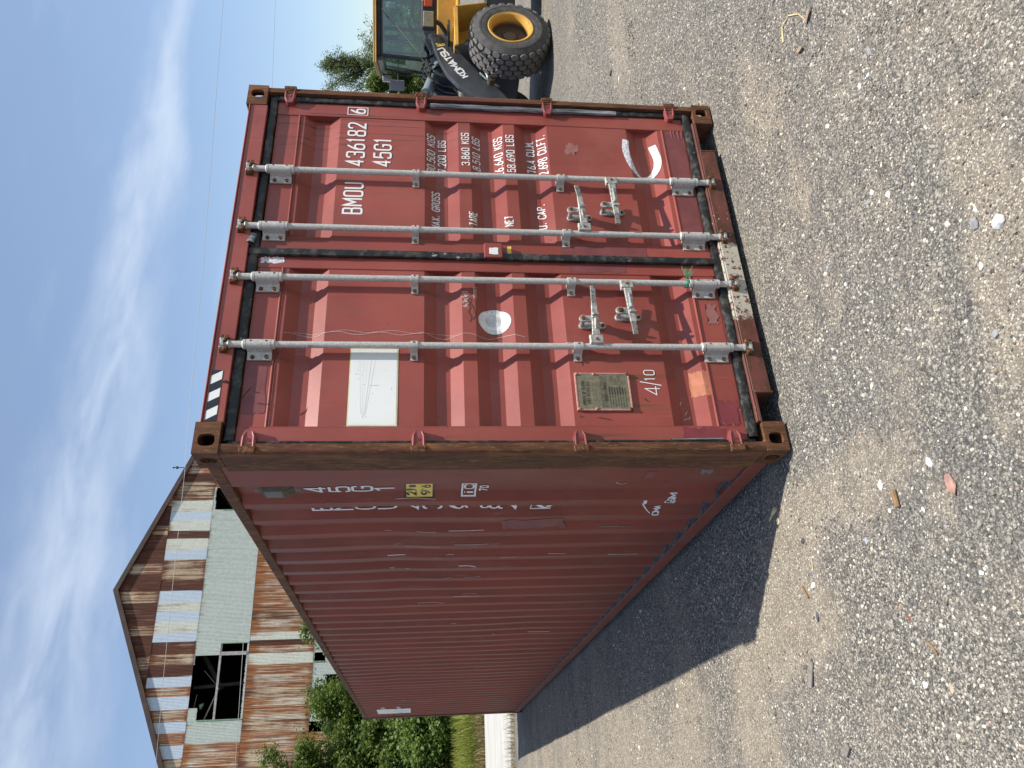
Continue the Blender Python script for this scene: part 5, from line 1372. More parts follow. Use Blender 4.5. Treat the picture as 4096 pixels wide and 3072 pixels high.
# ================================================================== WHEEL LOADER
LO = Vector((8.48, 5.0, 0.0))
loader = thing('wheel_loader', 'yellow and grey wheel loader parked behind the right side of the container', 'wheel loader', LO)
MAT['yel'] = simple('loader_yellow_paint', (.62, .34, .055), .45, 0, .12, 6, .1)
MAT['roof_tan'] = simple('dusty_tan_yellow_roof', (.40, .245, .075), .55, 0, .15, 6, .1)
MAT['lgrey'] = simple('loader_dark_grey_paint', (.052, .056, .062), .42, 0, .2, 5, .1)
MAT['lblack'] = simple('loader_black_parts', (.018, .018, .020), .5, 0, .3, 12, .1)
MAT['teal'] = simple('grey_green_cylinder_paint', (.21, .255, .26), .38, .1, .12, 10, .05)
MAT['chrome'] = simple('bare_piston_rod', (.60, .60, .60), .22, .9, .1, 10, 0)
MAT['greasy'] = simple('greasy_joint', (.10, .075, .05), .6, .3, .4, 30, .4)
def tyre_mat():
    N = NM('dusty_tyre_rubber', .8, 0, .3); a = N.noise(14, None, 5, .65)
    return N.fin(N.mix(N.ss(a, .3, .7), (.060, .058, .055), (.105, .100, .092)), .82, N.bump(N.noise(60, None, 3), .2, .004))
MAT['tyre'] = tyre_mat(); MAT['lug'] = simple('dusty_tread_rubber', (.150, .142, .130), .85, 0, .2, 10, .2)
def rim_mat():
    N = NM('chipped_yellow_rim', .5, 0, .4); a = N.noise(22, None, 5, .7); x, y, z = N.xyz(N.tc())[:3]
    c = N.mix(N.ss(a, .60, .68), (.60, .33, .06), (.20, .095, .035)); c = N.mix(N.ss(y, -.93, -.84), c, (.085, .055, .035)); return N.fin(c, .5, N.bump(a, .2, .004))  # dish darkened with depth: shade of the recess put into the rim colour
MAT['rim'] = rim_mat()
def glass():
    N = NM('green_tinted_cab_glass', .05); N.t.nodes.remove(N.b); o = [n for n in N.t.nodes if n.type == 'OUTPUT_MATERIAL'][0]
    tr = N.n('ShaderNodeBsdfTransparent'); tr.inputs[0].default_value = (.72, .82, .84, 1); gl = N.n('ShaderNodeBsdfGlossy'); gl.inputs[1].default_value = .03; gl.inputs[0].default_value = (1, 1, 1, 1)
    fr = N.n('ShaderNodeFresnel'); fr.inputs[0].default_value = 1.22; mx = N.n('ShaderNodeMixShader'); mx.inputs[0].default_value = .07; N.l(tr.outputs[0], mx.inputs[1]); N.l(gl.outputs[0], mx.inputs[2]); N.l(mx.outputs[0], o.inputs[0]); return N.m
MAT['glass'] = glass()
MAT['amber'] = simple('orange_indicator_lens', (.70, .10, .015), .25, 0, .05, 10, 0); MAT['lens'] = simple('dusty_headlamp_lens', (.42, .35, .20), .2, 0, .2, 14, 0); MAT['mirror'] = simple('mirror_back', (.26, .26, .29), .35, .1, .08, 8, 0)
def lb(mb, name, mats, parent=None, **k):
    mb.v = [tuple(Vector(v) - LO) for v in mb.v]; return mb.build(name, mats, parent or loader, **k)
def make_wheel(c, axis, lugs=True, R_=.605, wid=.48):
    """c: centre of the outer face; axis: outward direction"""
    c = Vector(c); ax = Vector(axis).normalized()
    t = MB(); t.lathe([(.318, -.03), (.335, -.005), (.36, .004), (.40, .010), (.44, .008), (.445, .012), (.47, .008), (.475, .003), (.52, -.012), (.560, -.040), (.566, -.060), (.566, -wid + .060), (.55, -wid + .03), (.44, -wid), (.33, -wid + .02), (.318, -wid + .04)], c, ax, 56, start=(0, 0, 1))
    w = lb(t, 'wheel', 'tyre', smooth=True, angle=30)
    r = MB(); r.lathe([(.335, -.012), (.338, .002), (.326, .010), (.314, .006), (.292, -.006), (.286, -.020), (.272, -.050), (.268, -.150), (.255, -.185), (.16, -.200), (.155, -.185), (.10, -.180), (.095, -.150), (.0005, -.145)], c, ax, 44, start=(0, 0, 1))
    u = Vector((0, 0, 1)); v = ax.cross(u)
    for k in range(12):
        a = 2 * math.pi * k / 12; r.tube([c + (u * math.cos(a) + v * math.sin(a)) * .128 - ax * .188, c + (u * math.cos(a) + v * math.sin(a)) * .128 - ax * .165], .012, 6)
    rr_ = lb(r, 'rim', 'rim', w, smooth=True, angle=35)
    if lugs:
        m = MB(); hexp = [(-.046, -.018), (-.046, .018), (-.018, .040), (.018, .040), (.046, .018), (.046, -.018), (.018, -.040), (-.018, -.040)]
        lug = None; nl = 27
        rowsp = [-.066, -.153, -.240, -.327, -.414]
        for ri, h in enumerate(rowsp):
            for k in range(nl):
                if lug is None:
                    lm = MB(); rb, rt_ = .560, R_
                    lo = [Vector((p[1] * 1.46, p[0] * .86)) for p in hexp]
                    vs = [Vector((q.y, q.x, rb)) for q in lo] + [Vector((q.y * .90, q.x * .90, rt_)) for q in lo]; n8 = 8
                    lm.add(vs, [tuple(range(8, 16))] + [(i, (i + 1) % 8, 8 + (i + 1) % 8, 8 + i) for i in range(8)])
                    o = lm.build('tread_block', 'lug', w, bevel=0); lug = o
                else:
                    o = lug.copy(); C.objects.link(o); o.parent = w
                a = 2 * math.pi * (k + (.5 if ri % 2 else 0)) / nl
                rad = u * math.cos(a) + v * math.sin(a); tan = ax.cross(rad)
                drop = .012 if ri in (0, 4) else 0
                mt = Matrix((ax, tan, rad)).transposed().to_4x4(); mt.translation = c + ax * h - LO - rad * drop
                if ri in (0, 4): mt = mt @ Matrix.Translation((0, 0, R_)) @ Matrix.Rotation(R(16 if ri == 0 else -16), 4, 'Y') @ Matrix.Translation((0, 0, -R_))
                o.matrix_local = mt
    return w
make_wheel((8.48, 4.0, .590), (0, -1, 0)); make_wheel((8.48, 6.0, .590), (0, 1, 0), False)
# front fender: bent yellow plate round the back of the tyre
mb = MB(); fo = [(8.42, 1.388), (8.42, 1.406), (8.86, 1.412), (8.93, 1.385), (9.05, .92), (9.03, .915), (8.905, 1.370), (8.85, 1.392)]
mb.prism(fo, lambda u, v, w: (u, w, v), 4.02, 4.46); mb.prism([(8.62, 1.39), (8.86, 1.40), (9.03, .92), (8.95, .95), (8.78, 1.15), (8.64, 1.26)], lambda u, v, w: (u, w, v), 4.44, 4.47)
mb.prism([(8.05, 1.355), (8.03, 1.41), (8.87, 1.418), (8.87, 1.355)], lambda u, v, w: (u, w, v), 4.004, 4.032)
lb(mb, 'fender', 'yel', bevel=.006)
# arms with a bent plate outline
ARM = [(8.90, 1.745), (8.70, 1.705), (8.40, 1.625), (8.10, 1.510), (7.86, 1.340), (7.70, 1.160), (7.42, .80), (7.02, .45), (7.06, .36), (7.40, .46), (7.70, .66), (7.84, .76), (7.93, .84), (8.02, .985), (8.10, 1.00), (8.24, 1.075), (8.42, 1.205), (8.62, 1.325), (8.80, 1.425), (8.96, 1.515), (8.985, 1.62)]
for ya, yb in ((4.56, 4.64), (5.36, 5.44)):
    a_ = lb(MB().prism(ARM, lambda u, v, w: (u, w, v), ya, yb), 'lift_arm', 'lgrey', bevel=.008, seg=2)
    if ya < 5:
        t = MB(); af = lambda x, z, e=0: (x, 4.557 - e * 2, z)
        dvec = Vector((8.640 - 8.062, 1.568 - 1.208)).normalized(); nv_ = Vector((-dvec.y, dvec.x)); L0 = .70
        for l in text_lines('KOMATSU', 0, L0, 0, .098, .85, .26, .02):
            ribbon(t, [Vector((8.065, 1.195)) + dvec * p.x + nv_ * p.y for p in l], .026, af, .02, 1)
        lb(t, 'maker_lettering', 'white', a_)
        t = MB(); pc = Vector((8.735, 1.600)); ux = Vector((.94, .34)); uy = Vector((-.34, .94))
        def q(a, b): p = pc + ux * a + uy * b; return (p.x, 4.5565, p.y)
        t.add([q(-.045, -.062), q(.045, -.062), q(.045, .062), q(-.045, .062)], [(0, 1, 2, 3)], 0)
        for tri in ([(-.03, -.045), (.03, -.045), (0, .005)],):
            for i in range(3):
                p0 = Vector(tri[i]); p1 = Vector(tri[(i + 1) % 3]); ribbon(t, [p0, p1], .006, lambda a, b, e=0: (q(a, b)[0], 4.5555 - e, q(a, b)[2]), .03, 1, 1)
        ribbon(t, [Vector((-.02, .03)), Vector((.025, .03))], .006, lambda a, b, e=0: (q(a, b)[0], 4.5555 - e, q(a, b)[2]), .03, 1, 1)
        ribbon(t, [Vector((-.02, .045)), Vector((.015, .045))], .006, lambda a, b, e=0: (q(a, b)[0], 4.5555 - e, q(a, b)[2]), .03, 1, 1)
        lb(t, 'warning_sticker', ['yellow_label', 'black_paint'], a_)
        # welded boss under the arm
        t = MB(); t.tube([(8.14, 4.552, 1.015), (8.02, 4.552, .93), (7.93, 4.552, .80), (7.86, 4.552, .74)], .016, 6); lb(t, 'arm_stiffener', 'teal', a_)
    yc = (ya + yb) / 2
    t = MB(); t.tube([(8.62, yc + (.10 if ya < 5 else -.1), .95), (8.17, 4.52 if ya < 5 else 5.48, .945)], .055, 12); t.tube([(8.17, 4.52 if ya < 5 else 5.48, .945), (7.93, 4.50 if ya < 5 else 5.5, .872)], .026, 10, 1)
    ye = 4.46 if ya < 5 else 5.54
    t.tube([(7.885, ye - .04, .86), (7.885, ye + .05, .86)], .060, 14, 2); t.tube([(7.885, ye - .055, .86), (7.885, ye - .04, .86)], .028, 10, 3)
    lb(t, 'lift_cylinder', ['lgrey', 'chrome', 'greasy', 'lblack'], smooth=True)
# dump cylinder, bell crank, link, bucket
t = MB(); t.tube([(8.95, 5.0, 1.56), (8.66, 5.0, 1.66), (8.20, 5.0, 1.79)], .085, 18); t.tube([(8.20, 5.0, 1.79), (8.16, 5.0, 1.80)], .094, 18); t.tube([(8.16, 5.0, 1.80), (7.75, 5.0, 1.90)], .045, 12, 1); lb(t, 'dump_cylinder', ['teal', 'chrome'], smooth=True)
t = MB(); t.prism([(7.70, 1.98), (7.82, 1.92), (7.86, 1.5), (7.80, 1.0), (7.62, .95), (7.58, 1.4), (7.62, 1.9)], lambda u, v, w: (u, w, v), 4.94, 5.06); lb(t, 'bell_crank', 'lgrey', bevel=.01)
t = MB(); t.box(7.58, 7.86, 4.64, 5.36, 1.12, 1.30); lb(t, 'cross_tube', 'lgrey', bevel=.03, seg=2)
t = MB(); bo = -.42; prof = [(x_ + bo, z_) for x_, z_ in [(7.42, .80), (7.46, .82), (7.50, .45), (7.40, .12), (7.15, .02), (6.55, .015), (6.55, .045), (7.14, .06), (7.34, .16), (7.42, .46)]]
t.prism(prof, lambda u, v, w: (u, w, v), 4.20, 5.80)
for y in (4.20, 5.775): t.prism([(7.44 + bo, .82), (7.44 + bo, .1), (7.15 + bo, .03), (6.6 + bo, .03), (7.1 + bo, .6)], lambda u, v, w: (u, w, v), y, y + .025)
lb(t, 'bucket', 'lgrey')
# front frame tower with hoses
t = MB(); t.prism([(8.2, .40), (8.85, .40), (9.02, .62), (9.00, 1.30), (8.95, 1.60), (8.84, 1.72), (8.72, 1.45), (8.35, .95)], lambda u, v, w: (u, w, v), 4.68, 5.32)
t.box(8.30, 8.68, 4.45, 5.55, .42, .72); t.tube([(8.48, 4.3, .59), (8.48, 5.7, .59)], .13, 14)
t.box(8.70, 8.98, 4.30, 4.68, 1.46, 1.50); lb(t, 'front_frame', 'lgrey', bevel=.01)
hr2 = random.Random(8); t = MB()
for k in range(9):
    y = 4.72 + .07 * k; p = Vector((8.75 + hr2.uniform(-.1, .1), y, 1.70)); pts = [p, p + Vector((-.12, 0, .10 + hr2.uniform(0, .08))), p + Vector((-.34, hr2.uniform(-.05, .05), .06)), p + Vector((-.48, 0, -.16)), p + Vector((-.52, 0, -.36))]
    t.tube(pts, .014, 6)
t.tube([(8.60, 4.86, 1.62), (8.50, 4.86, 1.74), (8.36, 4.86, 1.76), (8.26, 4.86, 1.70)], .020, 8); t.tube([(8.45, 4.74, 1.30), (8.30, 4.74, 1.42), (8.22, 4.74, 1.30), (8.30, 4.74, 1.12)], .022, 8); t.tube([(8.30, 4.80, 1.50), (8.22, 4.76, 1.36), (8.10, 4.78, 1.30)], .018, 8)
t.obox((8.34, 4.76, 1.40), (1, 0, .5), (0, 1, 0), (-.5, 0, 1), .06, .05, .04)
lb(t, 'hydraulic_hoses', 'lblack', smooth=True); bpy.data.objects['hydraulic_hoses'].name = 'hydraulic_hose_bundle'
t = MB(); t.tube([(8.62, 5.55, 1.60), (8.62, 5.55, 1.86), (8.50, 5.55, 1.90), (8.30, 5.55, 1.86), (8.26, 5.55, 1.5)], .020, 8); t.box(8.06, 8.26, 5.35, 5.42, 1.62, 1.84); lb(t, 'pipe_guard', 'teal', smooth=True)
# headlamp on its bracket, small round mirror
f = Vector((-.766, .643, 0)); nL = Vector((-.643, -.766, 0)); up_ = Vector((0, 0, 1))
hc = Vector((8.82, 4.13, 1.785)); hx = Vector((.90, .30, 0)).normalized() if False else Vector((.62, -.78, 0)).normalized(); hf = Vector((-.78, -.62, 0)).normalized()
t = MB(); t.obox(hc, hx, hf, up_, .215, .075, .105); hl = lb(t, 'headlamp', 'lblack', bevel=.035, seg=3)
t = MB(); t.obox(hc + hf * .070 - hx * .055, hx, hf, up_, .105, .012, .078); lb(t, 'headlamp_lens', 'lens', hl, bevel=.02, seg=2)
t = MB(); t.obox(hc + hf * .055 + hx * .155 + up_ * .005, hx, hf, up_, .048, .035, .060); lb(t, 'indicator', 'amber', hl, bevel=.012, seg=2)
t = MB(); t.tube([hc + Vector((.05, .10, -.05)), (8.93, 4.36, 1.60), (8.88, 4.50, 1.50)], .035, 10); lb(t, 'lamp_bracket', 'lgrey', hl, smooth=True)
t = MB(); t.lathe([(.0005, .03), (.07, .026), (.115, .012), (.130, -.004), (.124, -.016), (.0005, -.016)], (8.66, 4.40, 1.66), (.22, -.92, -.25), 22); t.tube([(8.66, 4.42, 1.72), (8.68, 4.42, 1.82), (8.76, 4.42, 1.85)], .010, 6); lb(t, 'round_mirror', 'lgrey', smooth=True)
# rear frame, turned in the articulation joint
PA = Vector((8.86, 5.0, 0))
def K(u, v, z): return PA - f * u - nL * v + up_ * z
def kbox(mb, u0, u1, v0, v1, z0, z1, mi=0):
    c = K((u0 + u1) / 2, (v0 + v1) / 2, (z0 + z1) / 2); return mb.obox(c, -f, -nL, up_, (u1 - u0) / 2, (v1 - v0) / 2, (z1 - z0) / 2, mi)
t = MB(); kbox(t, .05, 2.9, .25, .90, .40, .85); kbox(t, .35, .75, .10, 1.05, .50, 1.36); lb(t, 'rear_frame', 'lgrey', bevel=.02)
t = MB(); kbox(t, .06, 1.30, -.01, 1.13, 1.34, 1.66); kbox(t, .02, .14, .12, 1.03, 1.30, 1.66); kbox(t, 1.30, 2.95, .12, 1.03, .86, 1.95); kbox(t, .50, 1.25, -.22, .02, 1.30, 1.36); lb(t, 'body_panel', 'yel', bevel=.03, seg=2)
t = MB()                                      # cab frame: posts, sills, roof rails
zt, zb = 2.58, 1.70
for (u, v) in ((.03, .03), (.03, 1.12), (1.25, .03), (1.25, 1.12), (.72, 1.12)):
    t.tube([K(u, v, zb - .02), K(u + (.06 if u < .1 else 0), v + (.03 if v < .5 else -.03), zt)], .034, 8)
for (a, b) in (((.03, .03), (1.25, .03)), ((.03, 1.12), (1.25, 1.12)), ((.03, .03), (.03, 1.12)), ((1.25, .03), (1.25, 1.12))):
    t.tube([K(a[0], a[1], zb), K(b[0], b[1], zb)], .035, 8); t.tube([K(a[0] + .04, a[1], zt - .03), K(b[0], b[1], zt - .03)], .04, 8)
t.tube([K(.34, 1.12, zb), K(.34, 1.10, zt)], .020, 8)
kbox(t, .02, 1.28, .03, 1.12, 1.66, 1.70)
cf = lb(t, 'cab_frame', 'lblack', smooth=True)
t = MB(); kbox(t, -.05, 1.34, -.03, 1.18, zt, zt + .025); kbox(t, -.04, 1.34, .0, 1.15, zt + .025, zt + .060); rf_ = lb(t, 'cab_roof', 'roof_tan', bevel=.012, seg=2)
t = MB(); kbox(t, .0, 1.3, .03, 1.12, zt - .09, zt - .002); lb(t, 'roof_lining', 'lgrey')
t = MB(); t.prism([(.0, 1.665), (1.25, 1.665), (1.25, 1.80), (.75, 1.80), (.62, 1.90), (.30, 1.84), (.16, 1.76), (.0, 1.74)], lambda u, v, w: K(u, w, v), -.005, .035); lb(t, 'door_panel', 'lgrey', bevel=.015, seg=2)
def pane(pts, name='window_pane'):
    a, b = Vector(pts[1]) - Vector(pts[0]), Vector(pts[2]) - Vector(pts[0]); nn = a.cross(b).normalized() * .004
    t = MB().add([Vector(p) - nn for p in pts] + [Vector(p) + nn for p in pts], [(3, 2, 1, 0), (4, 5, 6, 7), (0, 1, 5, 4), (1, 2, 6, 5), (2, 3, 7, 6), (3, 0, 4, 7)]); return lb(t, name, 'glass')
pane([K(.07, .02, 1.80), K(1.21, .02, 1.80), K(1.21, .04, 2.52), K(.10, .04, 2.52)]); pane([K(.02, .08, 1.74), K(.02, 1.07, 1.74), K(.07, 1.07, 2.52), K(.07, .08, 2.52)])
pane([K(.07, 1.13, 1.74), K(1.21, 1.13, 1.74), K(1.21, 1.10, 2.52), K(.10, 1.10, 2.52)]); pane([K(1.26, .08, 1.74), K(1.26, 1.07, 1.74), K(1.26, 1.07, 2.52), K(1.26, .08, 2.52)])
t = MB(); kbox(t, .72, 1.12, .36, .80, 1.70, 1.92); kbox(t, 1.02, 1.16, .36, .80, 1.90, 2.32); kbox(t, 1.03, 1.13, .45, .71, 2.32, 2.48); kbox(t, .70, 1.1, .22, .33, 2.00, 2.06); lb(t, 'driver_seat', 'lblack', bevel=.05, seg=3)
sc_ = K(.52, .58, 2.02); sa = (f * .45 + up_ * .9).normalized() * -1; s1_ = nL; s2_ = sa.cross(s1_)
t = MB(); t.tube([sc_ + (s1_ * math.cos(2 * math.pi * k / 24) + s2_ * math.sin(2 * math.pi * k / 24)) * .185 for k in range(25)], .016, 8); t.tube([sc_ - s1_ * .18, sc_ + s1_ * .18], .014, 6); t.tube([sc_, sc_ + s2_ * .18], .014, 6); t.tube([sc_, K(.30, .58, 1.72)], .035, 8); kbox(t, .16, .36, .38, .78, 1.70, 1.86); lb(t, 'steering_wheel', 'lblack', smooth=True)
t = MB(); kbox(t, .52, .60, 1.02, 1.10, 1.86, 2.5); kbox(t, .53, .59, 1.0, 1.02, 1.95, 2.28, 1); lb(t, 'side_console', ['lblack', 'faint_grey'], bevel=.01)
t = MB(); t.tube([K(.0, 1.15, 2.56), K(-.06, 1.22, 2.52)], .016, 6); t.obox(K(-.10, 1.00, 2.47), f, nL, up_, .05, .07, .07); lb(t, 'work_lamp', 'mirror', bevel=.015)
t = MB(); t.tube([K(.02, 1.15, 2.30), K(-.12, 1.24, 2.30)], .010, 6); t.obox(K(-.16, 1.26, 2.31), Vector((-.80, -.60, 0)), Vector((.60, -.80, 0)), up_, .022, .085, .125); lb(t, 'wing_mirror', 'mirror', bevel=.02, seg=2)
t = MB(); t.tube([K(.0, 1.18, 2.55), K(-.01, 1.20, 2.2), K(.0, 1.18, 1.75)], .012, 6); t.tube([K(-.01, .12, 1.86), K(-.10, .5, 1.86), K(-.10, 1.0, 1.86), K(-.02, 1.12, 1.9)], .012, 6); lb(t, 'grab_rail', 'lblack', smooth=True)
t = MB(); t.tube([K(.98, .10, 2.62), K(.98, .10, 2.83), K(1.10, .02, 2.90), K(1.24, -.08, 2.93)], .006, 5); t.tube([K(.98, .10, 2.78), K(1.10, .02, 2.90)], .004, 5); lb(t, 'antenna', 'lblack')
t = MB(); t.tube([K(.10, -.005, 1.90), K(.75, .0, 2.50)], .006, 6); lb(t, 'wiper', 'girt')
for (u, v, s_) in ((2.0, -.28, 1), (2.0, 1.43, -1)):
    p = K(u, v, .59); make_wheel(p, nL * s_, False)

# ================================================================== VEGETATION
def leaf_mat(name, a, b, trans=.35):
    N = NM(name, .55, 0, .35); geo = N.n('ShaderNodeNewGeometry'); r = geo.outputs['Random Per Island']
    c = N.mix(r, a, b); cl = N.noise(.9, None, 3, .6); c = N.mix(N.ss(cl, .40, .66, 0, .45), c, tuple(q * 1.6 for q in b))
    N.put(c, N.b.inputs['Base Color'])
    t = N.n('ShaderNodeBsdfTranslucent'); N.put(N.mix(.5, c, tuple(q * 1.8 for q in b)), t.inputs[0])
    mx = N.n('ShaderNodeMixShader'); mx.inputs[0].default_value = trans; o = [n for n in N.t.nodes if n.type == 'OUTPUT_MATERIAL'][0]
    N.l(N.b.outputs[0], mx.inputs[1]); N.l(t.outputs[0], mx.inputs[2]); N.l(mx.outputs[0], o.inputs[0]); return N.m
MAT['lf_dark'] = leaf_mat('deep_green_leaves', (.034, .068, .013), (.095, .145, .030))
MAT['lf_mid'] = leaf_mat('fresh_green_leaves', (.036, .070, .011), (.115, .160, .032))
MAT['lf_feather'] = leaf_mat('thin_olive_leaves', (.040, .064, .020), (.105, .132, .044))
MAT['lf_vine'] = leaf_mat('broad_vine_leaves', (.050, .098, .018), (.140, .195, .045))
MAT['bark'] = simple('grey_brown_bark', (.085, .065, .048), .9, 0, .3, 14, .6)
def leaf_cloud(name, pts, size, mat, parent, seed, up=.55, asp=.5):
    g_ = np.random.default_rng(seed); n = len(pts); P = np.asarray(pts)
    d = g_.normal(size=(n, 3)); d /= np.linalg.norm(d, axis=1, keepdims=True)
    nr = g_.normal(size=(n, 3)); nr[:, 2] = np.abs(nr[:, 2]) + up; nr /= np.linalg.norm(nr, axis=1, keepdims=True)
    a = d - nr * np.sum(d * nr, 1, keepdims=True); a /= np.linalg.norm(a, axis=1, keepdims=True) + 1e-9; b = np.cross(nr, a)
    s_ = size * g_.uniform(.6, 1.35, (n, 1)); w = s_ * asp
    V = np.stack([P - a * s_ * .5, P + b * w * .5 + nr * s_ * .06, P + a * s_ * .5, P - b * w * .5 + nr * s_ * .06], 1).reshape(-1, 3)
    F = np.arange(4 * n).reshape(n, 4)
    return npmesh(name, V, F, mat, parent, 'stuff')
def tree(name, label, base, h, spread, nl, leaf, per, mat, seed, group=None, elev=(25, 70), t0=.12, sig=.16, limb_r=.05, asp=.5, cat='tree', lean=(0, 0), subs=7, trunks=1):
    r_ = random.Random(seed); root = thing(name, label, cat, (base[0], base[1], 0), 0, group); pts = []; wood = MB(); trunkm = MB()
    for tk in range(trunks):
        az0 = r_.uniform(0, 6.28); off = .0 if trunks == 1 else r_.uniform(.1, spread * .5)
        top = Vector((lean[0] * h + off * math.cos(az0), lean[1] * h + off * math.sin(az0), h * r_.uniform(.72, .86)))
        path = [Vector((0, 0, -.1)).lerp(top, i / 8) + Vector((r_.uniform(-1, 1), r_.uniform(-1, 1), 0)) * (.03 * h * (i > 0) * .5) for i in range(9)]
        trunkm.tube(path, [limb_r * 1.9 * (1 - .8 * i / 8) + .008 for i in range(9)], 8)
        for k in range(nl // trunks):
            t = t0 + (1 - t0) * ((k + r_.random()) / (nl // trunks)); i = min(7, int(t * 8)); p = path[i].lerp(path[i + 1], t * 8 - i)
            az = r_.uniform(0, 6.283); el = R(r_.uniform(*elev)) * (.6 + .6 * t); hmax = h - p.z
            ln = spread * (1.05 - .55 * t) * r_.uniform(.65, 1.15)
            d = Vector((math.cos(az) * math.cos(el), math.sin(az) * math.cos(el), math.sin(el)))
            if d.z * ln > hmax: ln = max(.3, hmax / max(d.z, .1))
            lp = [p]
            for j in range(1, 7): lp.append(lp[-1] + (d + Vector((r_.uniform(-.18, .18), r_.uniform(-.18, .18), r_.uniform(-.05, .20)))) * (ln / 6))
            wood.tube(lp, [limb_r * (1 - .82 * j / 6) * (1.1 - .6 * t) + .004 for j in range(7)], 5, caps=False)
            for sidx in range(subs):
                q = r_.uniform(.25, 1.0) * 5.99; j = int(q); sp = lp[j].lerp(lp[j + 1], q - j)
                sd = (d * .7 + Vector((r_.uniform(-1, 1), r_.uniform(-1, 1), r_.uniform(-.35, .8)))).normalized(); sl = ln * r_.uniform(.14, .34)
                e = sp + sd * sl; wood.tube([sp, e], [limb_r * .18 + .003, .003], 3, caps=False)
                for m in range(per):
                    c = sp.lerp(e, r_.uniform(.15, 1.12)); pts.append((c.x + r_.gauss(0, sig), c.y + r_.gauss(0, sig), max(.05, c.z + r_.gauss(0, sig * .8))))
    trunkm.build('trunk', 'bark', root, smooth=True); lb_ = wood.build('limbs', 'bark', root, smooth=True); lb_.name = 'branches'; lb_['kind'] = 'stuff'
    leaf_cloud('crown', pts, leaf, mat, root, seed, asp=asp); return root
BG = 'bushy trees growing between the slab and the hall'
tree('bushy_tree', 'tall leafy bushy tree in front of the hall at the left edge', (-.6, 27.4), 7.2, 2.7, 50, .135, 125, 'lf_mid', 11, BG, (15, 68), .04, sig=.20, limb_r=.06, subs=8)
tree('bushy_tree', 'darker bushy tree against the hall just past the far end of the container', (2.5, 28.2), 6.0, 2.4, 42, .13, 110, 'lf_mid', 12, BG, sig=.20, limb_r=.05, subs=8)
tree('bushy_tree', 'dense dark bushy tree between the tall leafy one and the far end of the container', (1.0, 28.4), 5.3, 2.3, 42, .135, 110, 'lf_dark', 18, BG, (15, 65), .03, .20, .05, subs=8)
tree('bushy_tree', 'bushy tree mostly hidden behind the far end of the container', (5.2, 28.6), 6.2, 2.6, 34, .17, 50, 'lf_dark', 13, BG, sig=.2, subs=7)
tree('bushy_tree', 'bushy tree just beyond the left edge beside the tall leafy one', (-4.6, 27.6), 7.4, 2.8, 36, .18, 50, 'lf_mid', 14, BG, sig=.2, subs=7)
tree('low_shrub', 'low dark shrub with broad vine leaves behind the tall grass', (.9, 25.6), 2.9, 1.7, 34, .13, 110, 'lf_vine', 15, None, (10, 60), .02, .18, .025, .75, 'shrub', trunks=3)
tree('low_shrub', 'low shrub behind the grass near the left edge', (-2.2, 25.8), 2.6, 1.7, 27, .17, 50, 'lf_dark', 16, None, (10, 60), .02, .18, .025, .6, 'shrub', trunks=3)
tree('low_shrub', 'low shrub behind the grass hidden by the far end of the container', (3.9, 26.0), 2.8, 1.7, 27, .17, 40, 'lf_dark', 17, None, (10, 60), .02, .18, .025, .6, 'shrub', trunks=3)
tree('feathery_tree', 'feathery olive tree rising against the sky behind the loader', (39.0, 30), 8.2, 3.5, 44, .14, 46, 'lf_feather', 21, None, (38, 78), .15, .17, .055, .38, lean=(-.03, 0), subs=9)
tree('leafy_tree', 'bright leafy tree between the feathery tree and the loader arm', (34.6, 27.5), 5.4, 2.3, 36, .14, 95, 'lf_mid', 22, None, (20, 65), .05, .19, .045, .55, subs=8)
tree('leafy_tree', 'dark leafy tree low beside the loader mirrors', (37.4, 28.5), 4.6, 2.5, 36, .14, 90, 'lf_dark', 23, None, (15, 60), .05, .2, .045, .55, subs=8)
tree('leafy_tree', 'tree seen through the green cab glass of the loader', (42.6, 30), 4.4, 2.8, 36, .17, 50, 'lf_mid', 24, None, (25, 70), .05, .2, .05, .5, subs=8)
tree('leafy_tree', 'tree at the right edge seen through the rear of the cab', (47.5, 30.5), 4.6, 2.8, 34, .17, 46, 'lf_dark', 25, None, (25, 70), .05, .2, .05, .5, subs=8)
tree('leafy_tree', 'low dark tree behind the front wheel of the loader', (45.0, 27.5), 3.6, 2.3, 30, .17, 40, 'lf_dark', 26, None, (15, 60), .03, .2, .04, .5, subs=8)
tree('leafy_tree', 'dark tree standing behind the container and the loader arm', (31.5, 29), 5.0, 2.4, 30, .17, 40, 'lf_dark', 27, None, (15, 60), .03, .2, .04, .5, subs=8)

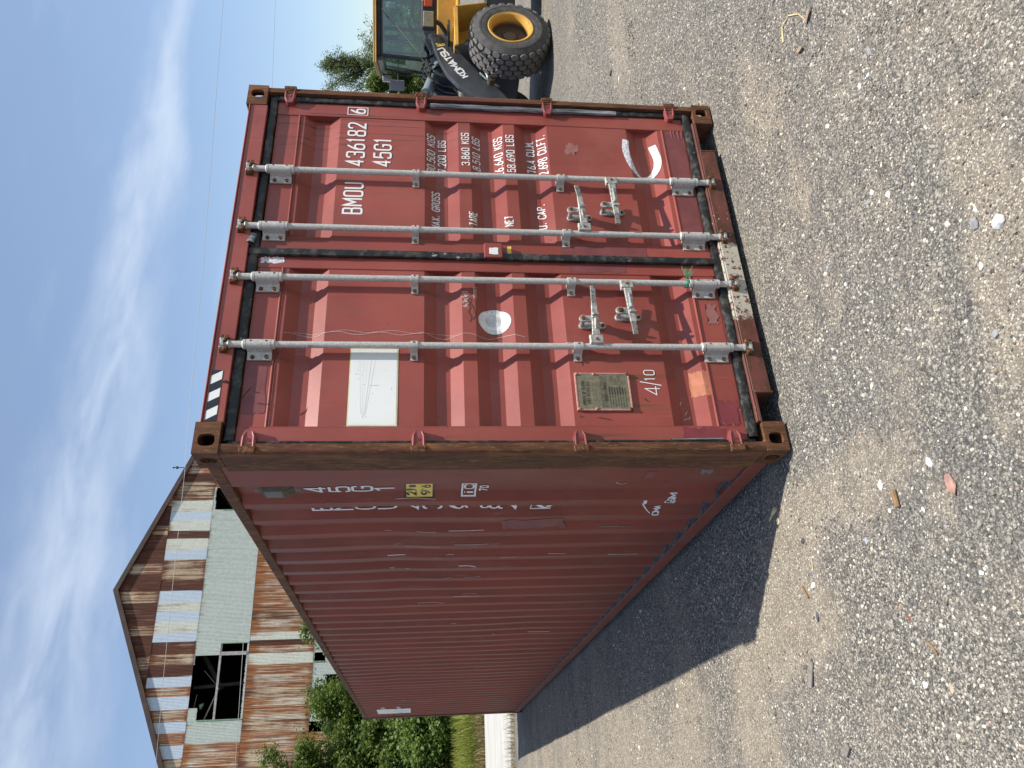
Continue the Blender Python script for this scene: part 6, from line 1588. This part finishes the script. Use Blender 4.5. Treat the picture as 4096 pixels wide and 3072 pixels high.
# tall grass along the far side of the slab, and a few weeds at its front edge
def grass(name, n, fn, hmin, hmax, mat, seed, w=.012, lean=.5):
    g_ = np.random.default_rng(seed); B = fn(g_, n); n = len(B); az = g_.uniform(0, 6.283, n); hh = g_.uniform(hmin, hmax, n); ln = g_.uniform(.1, lean, n) * hh
    d = np.stack([np.cos(az), np.sin(az), np.zeros(n)], 1); sd = np.stack([-np.sin(az), np.cos(az), np.zeros(n)], 1) * w * .5
    up_ = np.array([0, 0, 1.0]); m_ = B + d * ln[:, None] * .3 + up_ * hh[:, None] * .55; t_ = B + d * ln[:, None] + up_ * (hh * .95)[:, None]
    V = np.stack([B - sd, B + sd, m_ + sd * .8, m_ - sd * .8, t_ + sd * .15, t_ - sd * .15], 1).reshape(-1, 3)
    k = np.arange(n)[:, None] * 6; F = np.concatenate([k + np.array([0, 1, 2, 3]), k + np.array([3, 2, 4, 5])], 0)
    return npmesh(name, V, F, mat, None, 'stuff')
def blade_mat(name, a, b):
    N = NM(name, .6, 0, .3); geo = N.n('ShaderNodeNewGeometry'); c = N.mix(geo.outputs['Random Per Island'], a, b); N.put(c, N.b.inputs['Base Color'])
    t = N.n('ShaderNodeBsdfTranslucent'); N.put(c, t.inputs[0]); mx = N.n('ShaderNodeMixShader'); mx.inputs[0].default_value = .3; o = [q for q in N.t.nodes if q.type == 'OUTPUT_MATERIAL'][0]
    N.l(N.b.outputs[0], mx.inputs[1]); N.l(t.outputs[0], mx.inputs[2]); N.l(mx.outputs[0], o.inputs[0]); return N.m
MAT['grass'] = blade_mat('sunny_yellow_green_grass', (.15, .20, .026), (.38, .38, .085)); MAT['grass_dry'] = blade_mat('straw_coloured_grass', (.20, .155, .060), (.38, .31, .15))
def strip(x0, x1, ya, yb):
    def fn(g_, n):
        x = g_.uniform(x0, x1, n); e = 20.85 - .075 * x; y = e + ya + (yb - ya) * g_.random(n) ** 1.2; return np.stack([x, y, np.full(n, -.02)], 1)
    return fn
grass('tall_grass', 15000, strip(-7, 8, .7, 4.6), .45, 1.05, 'grass', 1, .022, .75)
grass('dry_grass', 6500, strip(-7, 8, .05, 1.5), .12, .45, 'grass_dry', 2, .018, .8)
def weed(g_, n):
    x = g_.uniform(-2.6, 1.6, n); e = 13.62 - .30 * x; return np.stack([x, e - g_.random(n) ** 2 * .55 + .03, np.full(n, -.01)], 1)
grass('slab_edge_weeds', 900, weed, .04, .26, 'grass_dry', 3, .008, .9)
